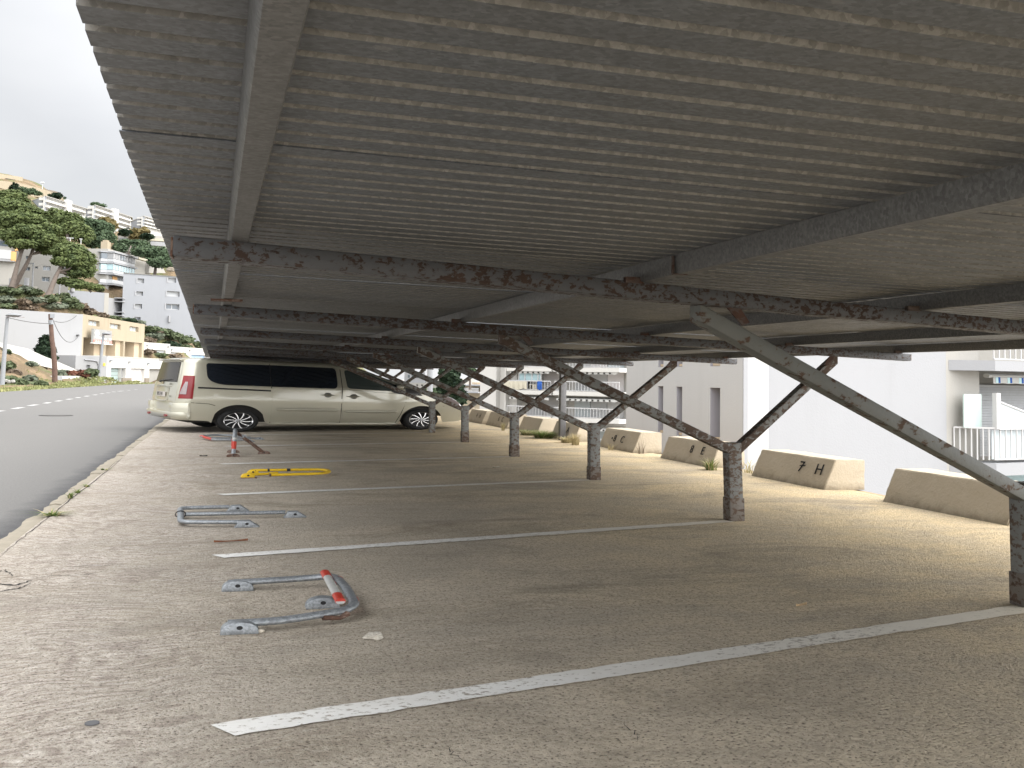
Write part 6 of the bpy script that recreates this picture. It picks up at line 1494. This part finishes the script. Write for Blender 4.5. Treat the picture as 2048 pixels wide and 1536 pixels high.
# ---------------------------------------------------------------- houses higher on the hill
def block(name, label, pxA, dA, pxB, dB, ytop, ybot, mat, depth, refpx=None, cat='building', holes=(), hd=.25):
    A_, B_ = plan(pxA, dA, ytop), plan(pxB, dB, ytop); w = Wall(A_, B_); zt = w.uz(refpx or pxA, ytop)[1]; zb = w.uz(refpx or pxA, ybot)[1]-2.0
    vd = Vector(((A_[0]+B_[0])/2, (A_[1]+B_[1])/2, 0)).normalized(); w.bk = vd*1.0
    T = thing(name, (A_[0], A_[1], zb), label, cat); mb = MB(); w.solid(mb, 0, w.len, zb, zt, depth, [tuple(h)+(hd,) for h in holes(w)] if callable(holes) else holes); mb.build('wall', mat, T)
    return T, w, zt, zb
# blue grey building
hb = lambda w: [w.rect(*r) for r in ((275, 557, 288, 566), (272.5, 583, 286, 591), (270, 608, 284, 617), (268, 634, 281, 641), (336, 556, 352, 565), (334, 582.5, 359, 593), (332, 608, 358.5, 619))]
T, w, zt, zb = block('blue_grey_building', 'plain pale blue grey apartment building with small deep windows, beside the carport eave', 247, 136, 420, 143, 547.5, 660, MT['wblue'], 10, 260, 'building', hb, .5)
for i, h in enumerate(hb(w)):
    f = window(w, h, T, 'window', MT['winglass'] if i in (3, 6) else MT['shutter'], None, .5, 1 if i in (3, 6) else 0)
    mb = MB(); w.box(mb, h[0]-.18, h[0]-.0, h[2]-.06, h[3]+.02, .003, .05); mb.build('white_reveal', MT['wwhite'], f)
mb = MB(); u, z = w.uz(338, 634); w.box(mb, u-.12, u+.12, w.uz(338, 644)[1], w.uz(338, 632)[1], .003, .3); mb.build('white_pipe', MT['wwhite'], T)
mb = MB(); mb.prism([w.pt(0, zt, .08), w.pt(w.len, zt, .08), w.pt(w.len, zt)+w.bk*10, w.pt(0, zt)+w.bk*10], (0, 0, .1)); mb.build('roof_edge', MT['wdull'], T)
# pale wall building to its left with the shaded stair recess
T, w, zt, zb = block('pale_grey_building', 'pale grey windowless building wall below the pines, left of the blue grey building', 112, 124, 213, 129, 578, 650, MT['wblue'], 8)
mb = MB(); w.box(mb, w.len-.25, w.len+.35, zb, zt+.02, -6, .02); mb.build('cream_corner', MT['wwhite2'], T)
wr_ = Wall(plan(216, 134, 600), plan(248, 138, 600)); mb = MB(); wr_.solid(mb, 0, wr_.len, zb, zt-.2, 3, []); mb.build('recess_wall', MT['wgrey'], T)
for py in (596, 603, 624, 631): 
    u0, u1 = wr_.uz(228, py)[0], wr_.uz(247, py)[0]; z = wr_.uz(235, py)[1]; mb = MB(); wr_.box(mb, u0, u1, z-.12, z, .01, 1.2); mb.build('balcony_slab', MT['wwhite'], T)
for px in (115, 145):
    c = at(px, 577, 125.5); mb = MB(); mb.tube([c+Vector((0, 0, -.4)), c+Vector((0, 0, .35))], .26, 12); mb.build('round_bollard', MT['wwhite'], T, smooth=40)
# grey house behind the pines
hgs = lambda w: [w.rect(*r) for r in ((50, 534, 60, 541), (70, 533, 76, 537), (86, 532, 101, 541), (84, 554, 99, 563), (52, 512, 60, 518), (124, 535, 134, 541))]
T, w, zt, zb = block('grey_house', 'grey sided house behind the leaning pines', 32, 116, 140, 119, 497, 585, MT['wdull'], 10, 60, 'house', hgs, .3)
for h in hgs(w): window(w, h, T, 'window', MT['winglass'], MT['wgrey'], .3, 1)
T, w, zt, zb = block('white_balcony_house', 'white house with orange awnings at the left edge behind the pines', -60, 112, 33, 114, 474, 545, MT['wwhite2'], 10, 10, 'house')
mb = MB(); w.box(mb, w.uz(0, 480)[0], w.len+.2, w.uz(20, 478)[1], w.uz(20, 474)[1], -1, 1.0); mb.build('roof_slab', MT['wwhite'], T)
for r, m_, nm in (((22, 504, 32, 523), 'orange', 'awning'), ((30, 492, 38, 502), 'orange', 'awning'), ((-20, 500, 22, 518), 'shutter', 'balcony_front'), ((-20, 519, 30, 523), 'wwhite', 'balcony_slab'), ((-20, 482, 30, 492), 'winglass', 'window_band')):
    a = w.rect(*r); mb = MB(); w.box(mb, a[0], a[1], a[2], a[3], .01, .5 if nm != 'window_band' else .05); mb.build(nm, MT[m_], T)
# house with glazed balconies and stepped white side walls
Bc = plan(213, 144, 560); Bl = plan(168, 152, 560); Br = plan(300, 158, 560)
wL = Wall(Bl, Bc); wR = Wall(Bc, Br)
BH = thing('glazed_balcony_house', (Bc[0], Bc[1], 0), 'cream and white house with glazed balconies and a chimney, behind the blue grey building', 'house')
zr = wR.uz(214, 497)[1]; zbm = wR.uz(214, 600)[1]-2
mb = MB(); wL.solid(mb, 0, wL.len, zbm, zr, .3, []); mb.build('left_wall', MT['wwhite2'], BH)
mb = MB(); wR.solid(mb, .003, wR.len, zbm, zr, 6, []); mb.build('right_wall', MT['wwhite2'], BH)
for (ya, yb) in ((502, 505), (524, 527), (546, 549), (567, 570)):
    z1 = wR.uz(214, ya)[1]; z0 = wR.uz(214, yb)[1]
    mb = MB(); wR.box(mb, -.15, wR.uz(262, 520)[0], z0, z1, .003, 1.1); mb.build('floor_slab', MT['wwhite'], BH); mb = MB(); wL.box(mb, 0, wL.len+.15, z0+.02, z1-.02, .003, 1.05); mb.build('floor_slab', MT['wwhite'], BH)
for (ya, yb, m_) in ((506, 517, 'wgrey'), (517.5, 523, 'shutter'), (528, 539, 'bluegl'), (539.5, 545, 'shutter'), (559, 566, 'shutter')):
    z1 = wR.uz(214, ya)[1]; z0 = wR.uz(214, yb)[1]
    mb = MB(); wR.box(mb, 0, wR.uz(258, 520)[0], z0, z1, .01, .9); g = mb.build('balcony_glazing' if m_ == 'bluegl' else 'balcony_front', MT[m_], BH)
    mb = MB(); wL.box(mb, .8, wL.len, z0, z1, .01, .85); mb.build('balcony_glazing' if m_ == 'bluegl' else 'balcony_front', MT[m_ if m_ != 'wgrey' else 'winglass'], BH)
    if m_ in ('bluegl', 'wgrey'):
        ue = wR.uz(258, 520)[0]
        for k in range(9): mb = MB(); wR.box(mb, ue*k/8-.05, ue*k/8+.05, z0, z1, .905, .96); mb.build('glazing_bar', MT['railw'], g)
        if m_ == 'wgrey':
            mb = MB(); wR.box(mb, ue*.3, ue*.55, z0+.1, z1-.1, .905, .93); mb.build('open_pane', MT['winglass'], g)
z1, z0 = wR.uz(214, 550)[1], wR.uz(214, 558)[1]
for a, b, m_ in ((.25, .45, 'orange'), (.55, .75, 'wwhite'), (.78, .92, 'orange')):
    ue = wR.uz(258, 520)[0]; mb = MB(); wR.box(mb, ue*a, ue*b, z0, z1, .01, .1); mb.build('shutter', MT[m_], BH)
# chimney and stepped gables to the right
c = wR.uz(238, 500); mb = MB(); wR.box(mb, c[0]-.5, c[0]+.5, zr, wR.uz(238, 491)[1]+.5, -2.5, -1.5); wR.box(mb, c[0]-.38, c[0]+.38, wR.uz(238, 491)[1]+.5, wR.uz(238, 491)[1]+.75, -2.3, -1.7); mb.build('chimney', MT['wstone'], BH)
for pts, o, m_ in (([(250, 501), (273, 501), (287, 520), (310, 545), (248, 545), (248, 510)], -1.0, 'wwhite2'), ([(292, 522), (312, 523), (324, 546), (290, 546)], .6, 'wwhite2'), ([(262, 514), (292, 522), (292, 526), (262, 518)], 1.2, 'canvas')):
    mb = MB(); mb.prism([wR.pt(*wR.uz(px, py), o) for px, py in pts], wR.n*(-1.2 if m_ != 'canvas' else -.6)); mb.build('stepped_gable' if m_ != 'canvas' else 'awning', MT[m_], BH)
for px in (140.5, 162):
    a = at(px, 485 if px < 150 else 489, 130); bq = at(px, 476 if px < 150 else 478, 130); T = thing('roof_aerial', a, 'white roof aerial among the trees, %s one' % ('taller left' if px < 150 else 'shorter right'), 'aerial')
    mb = MB(); mb.tube([a-Vector((0, 0, .6)), bq], .05, 6); s_ = mb.build('mast', MT['railw'], T); w_ = 7*130/FPX if px < 150 else 3*130/FPX
    mb = MB(); mb.box(bq.x-w_, bq.x+w_*.9, bq.y-.05, bq.y+.05, bq.z-.04, bq.z+.04); mb.build('crossbar', MT['railw'], T)
# ---------------------------------------------------------------- white apartment row below the crest
def aptblock(px0, px1, px2, yl, yr, ybot, d, label, nf, slope_px):
    """px0..px1 shaded end wall, px1..px2 balcony front"""
    A_, B_, C_ = plan(px0, d+7, yl), plan(px1, d, yl), plan(px2, d+14, yr); w1, w2 = Wall(A_, B_), Wall(B_, C_)
    zt = w2.uz(px1, yl+2)[1]; zb = w2.uz(px1, ybot)[1]-2.5
    T = thing('white_apartment_block', (B_[0], B_[1], zb), label, 'building', 'white apartment blocks in a row below the crest')
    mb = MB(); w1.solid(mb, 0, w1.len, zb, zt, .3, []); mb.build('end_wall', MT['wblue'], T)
    fh = (zt-w2.uz(px1, ybot)[1])/nf; holes = []; um_ = w2.len*.5; tw = w2.len*.055
    for f in range(nf):
        for a, b in ((.15, um_-tw), (um_+tw, w2.len-.25)): holes.append((a, b, zt-fh*(f+1)+fh*.36, zt-fh*f-fh*.14, 1.3))
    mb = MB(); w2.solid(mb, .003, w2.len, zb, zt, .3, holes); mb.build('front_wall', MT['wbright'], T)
    for (a, b, z0, z1, _) in holes:
        mb = MB(); w2.box(mb, a-.1, b+.05, z0-fh*.34, z0, .003, .55); mb.build('balcony', MT['wbright'], T)
        mb = MB(); w2.box(mb, a+.05, b-.05, z0+.02, z1-.02, -1.28, -1.2); bk = mb.build('balcony_back', MT['wstone'], T)
        k = 0; u = a+.3
        while u < b-.9:
            mb = MB(); w2.box(mb, u, u+.7, z0+.05, z1-.12, -1.19, -1.12); mb.build('window', MT['winglass' if (k+int(z0*7)) % 3 else 'railw'], bk); u += 1.5; k += 1
    mb = MB(); w2.box(mb, um_-tw, um_+tw, zb, zt+.5, .003, .8); mb.build('stair_tower', MT['wbright'], T)
    mb = MB(); mb.prism([w2.pt(-.2, zt, .3), w2.pt(w2.len+.1, zt, .3), w2.pt(w2.len+.1, zt, .3)+Vector((-.5, 8, 0)), w1.pt(-.1, zt, .1)], (0, 0, .14)); mb.build('roof_edge', MT['wwhite2'], T)
    return w2, zt
AP = [aptblock(58, 90, 172, 391, 407, 426, 192, 'leftmost white apartment block with long balconies, partly behind the pines', 3, 0),
      aptblock(172, 188, 262, 409, 424, 441, 190, 'middle white apartment block with long balconies below the crest', 3, 0),
      aptblock(263, 286, 372, 431, 446, 453, 188, 'rightmost white apartment block with long balconies, cut by the carport eave', 3, 0)]
# terraces under the right blocks
T, w, zt, zb = block('cream_terrace_wall', 'cream terrace walls with a blue panel below the rightmost white block', 236, 178, 350, 182, 468, 490, MT['wwhite2'], 5, 260, 'wall')
for r, m_, nm in (((276, 476, 283, 479.5), 'bluedoor', 'blue_panel'), ((254, 472, 275, 477), 'canvas', 'terrace_band'), ((288, 477, 330, 482), 'canvas', 'terrace_band'), ((240, 476, 254, 484), 'wblue', 'grey_side'), ((300, 484, 330, 492), 'wwhite', 'lower_band')):
    a = w.rect(*r); mb = MB(); w.box(mb, a[0], a[1], a[2], a[3], .01, .35); mb.build(nm, MT[m_], T)
# parapet with round bollards below the grey house
T, w, zt, zb = block('roadside_parapet', 'low pale parapet with round white bollards above the scrub slope', -40, 106, 75, 109, 570, 572, MT['wwhite2'], .5, 20, 'wall')
for px, py in ((23, 562), (53, 561)):
    c = at(px, py+6, 107.5); mb = MB(); mb.tube([c-Vector((0, 0, .2)), c+Vector((0, 0, .58))], .25, 12); mb.build('round_bollard', MT['wwhite'], T, smooth=40)
for px, y0, y1, d, lb in ((65, 568, 527, 108, 'slim grey lamp post in front of the grey house'), (118.5, 579, 559, 111, 'short grey lamp post above the pale grey building')):
    a, bq = at(px, y0, d), at(px+1.5, y1, d); T = thing('hill_lamp', a, lb, 'lamp post'); mb = MB(); mb.tube([a-Vector((0, 0, .5)), bq], [.09, .06], 8); mb.build('pole', MT['lampgrey'], T, smooth=50)
    mb = MB(); mb.box(bq.x-.45, bq.x+.1, bq.y-.12, bq.y+.12, bq.z-.04, bq.z+.06); mb.build('lamp_head', MT['lampgrey'], T)
# hilltop: long stone wall and a flat house
T, w, zt, zb = block('hilltop_house', 'low beige house with dark openings on the hilltop at the left edge', -80, 232, 46, 242, 352, 372, MT['wstone'], 12, 30, 'house')
for r, m_, nm in (((-40, 356, 9, 362), 'dark', 'dark_opening'), ((11, 358, 30, 363.5), 'dark', 'dark_opening')):
    a = w.rect(*r); mb = MB(); w.box(mb, a[0], a[1], a[2], a[3], .01, .15); mb.build(nm, MT[m_], T)
slab_from_px([(-60, 352), (0, 361), (40, 366), (75, 375), (95, 381), (125, 392), (125, 400), (60, 392), (0, 376), (-60, 370), (125, 400)], (222, 232), 3, 'stone_retaining_wall', MT['wstone'], 'long pale stone retaining wall sloping along the hilltop', 'wall')
slab_from_px([(60, 388), (70, 380), (80, 376), (95, 379), (110, 382), (122, 386), (128, 395), (126, 402), (100, 402), (60, 398), (126, 402)], (235, 238), 6, 'bare_crest', MT['rock'], 'bare ochre crest of the hill above the leftmost white block', 'rock')
a, bq = at(84.5, 376, 230), at(85.5, 365, 230); T = thing('crest_mast', a, 'thin mast on the crest of the hill', 'mast'); mb = MB(); mb.tube([a-Vector((0, 0, 1)), bq], .10, 6); mb.build('mast', MT['shutter'], T); mb = MB(); mb.box(bq.x-.4, bq.x+.3, bq.y-.3, bq.y+.3, bq.z-.15, bq.z+.15); mb.build('mast_head', MT['shutter'], T)
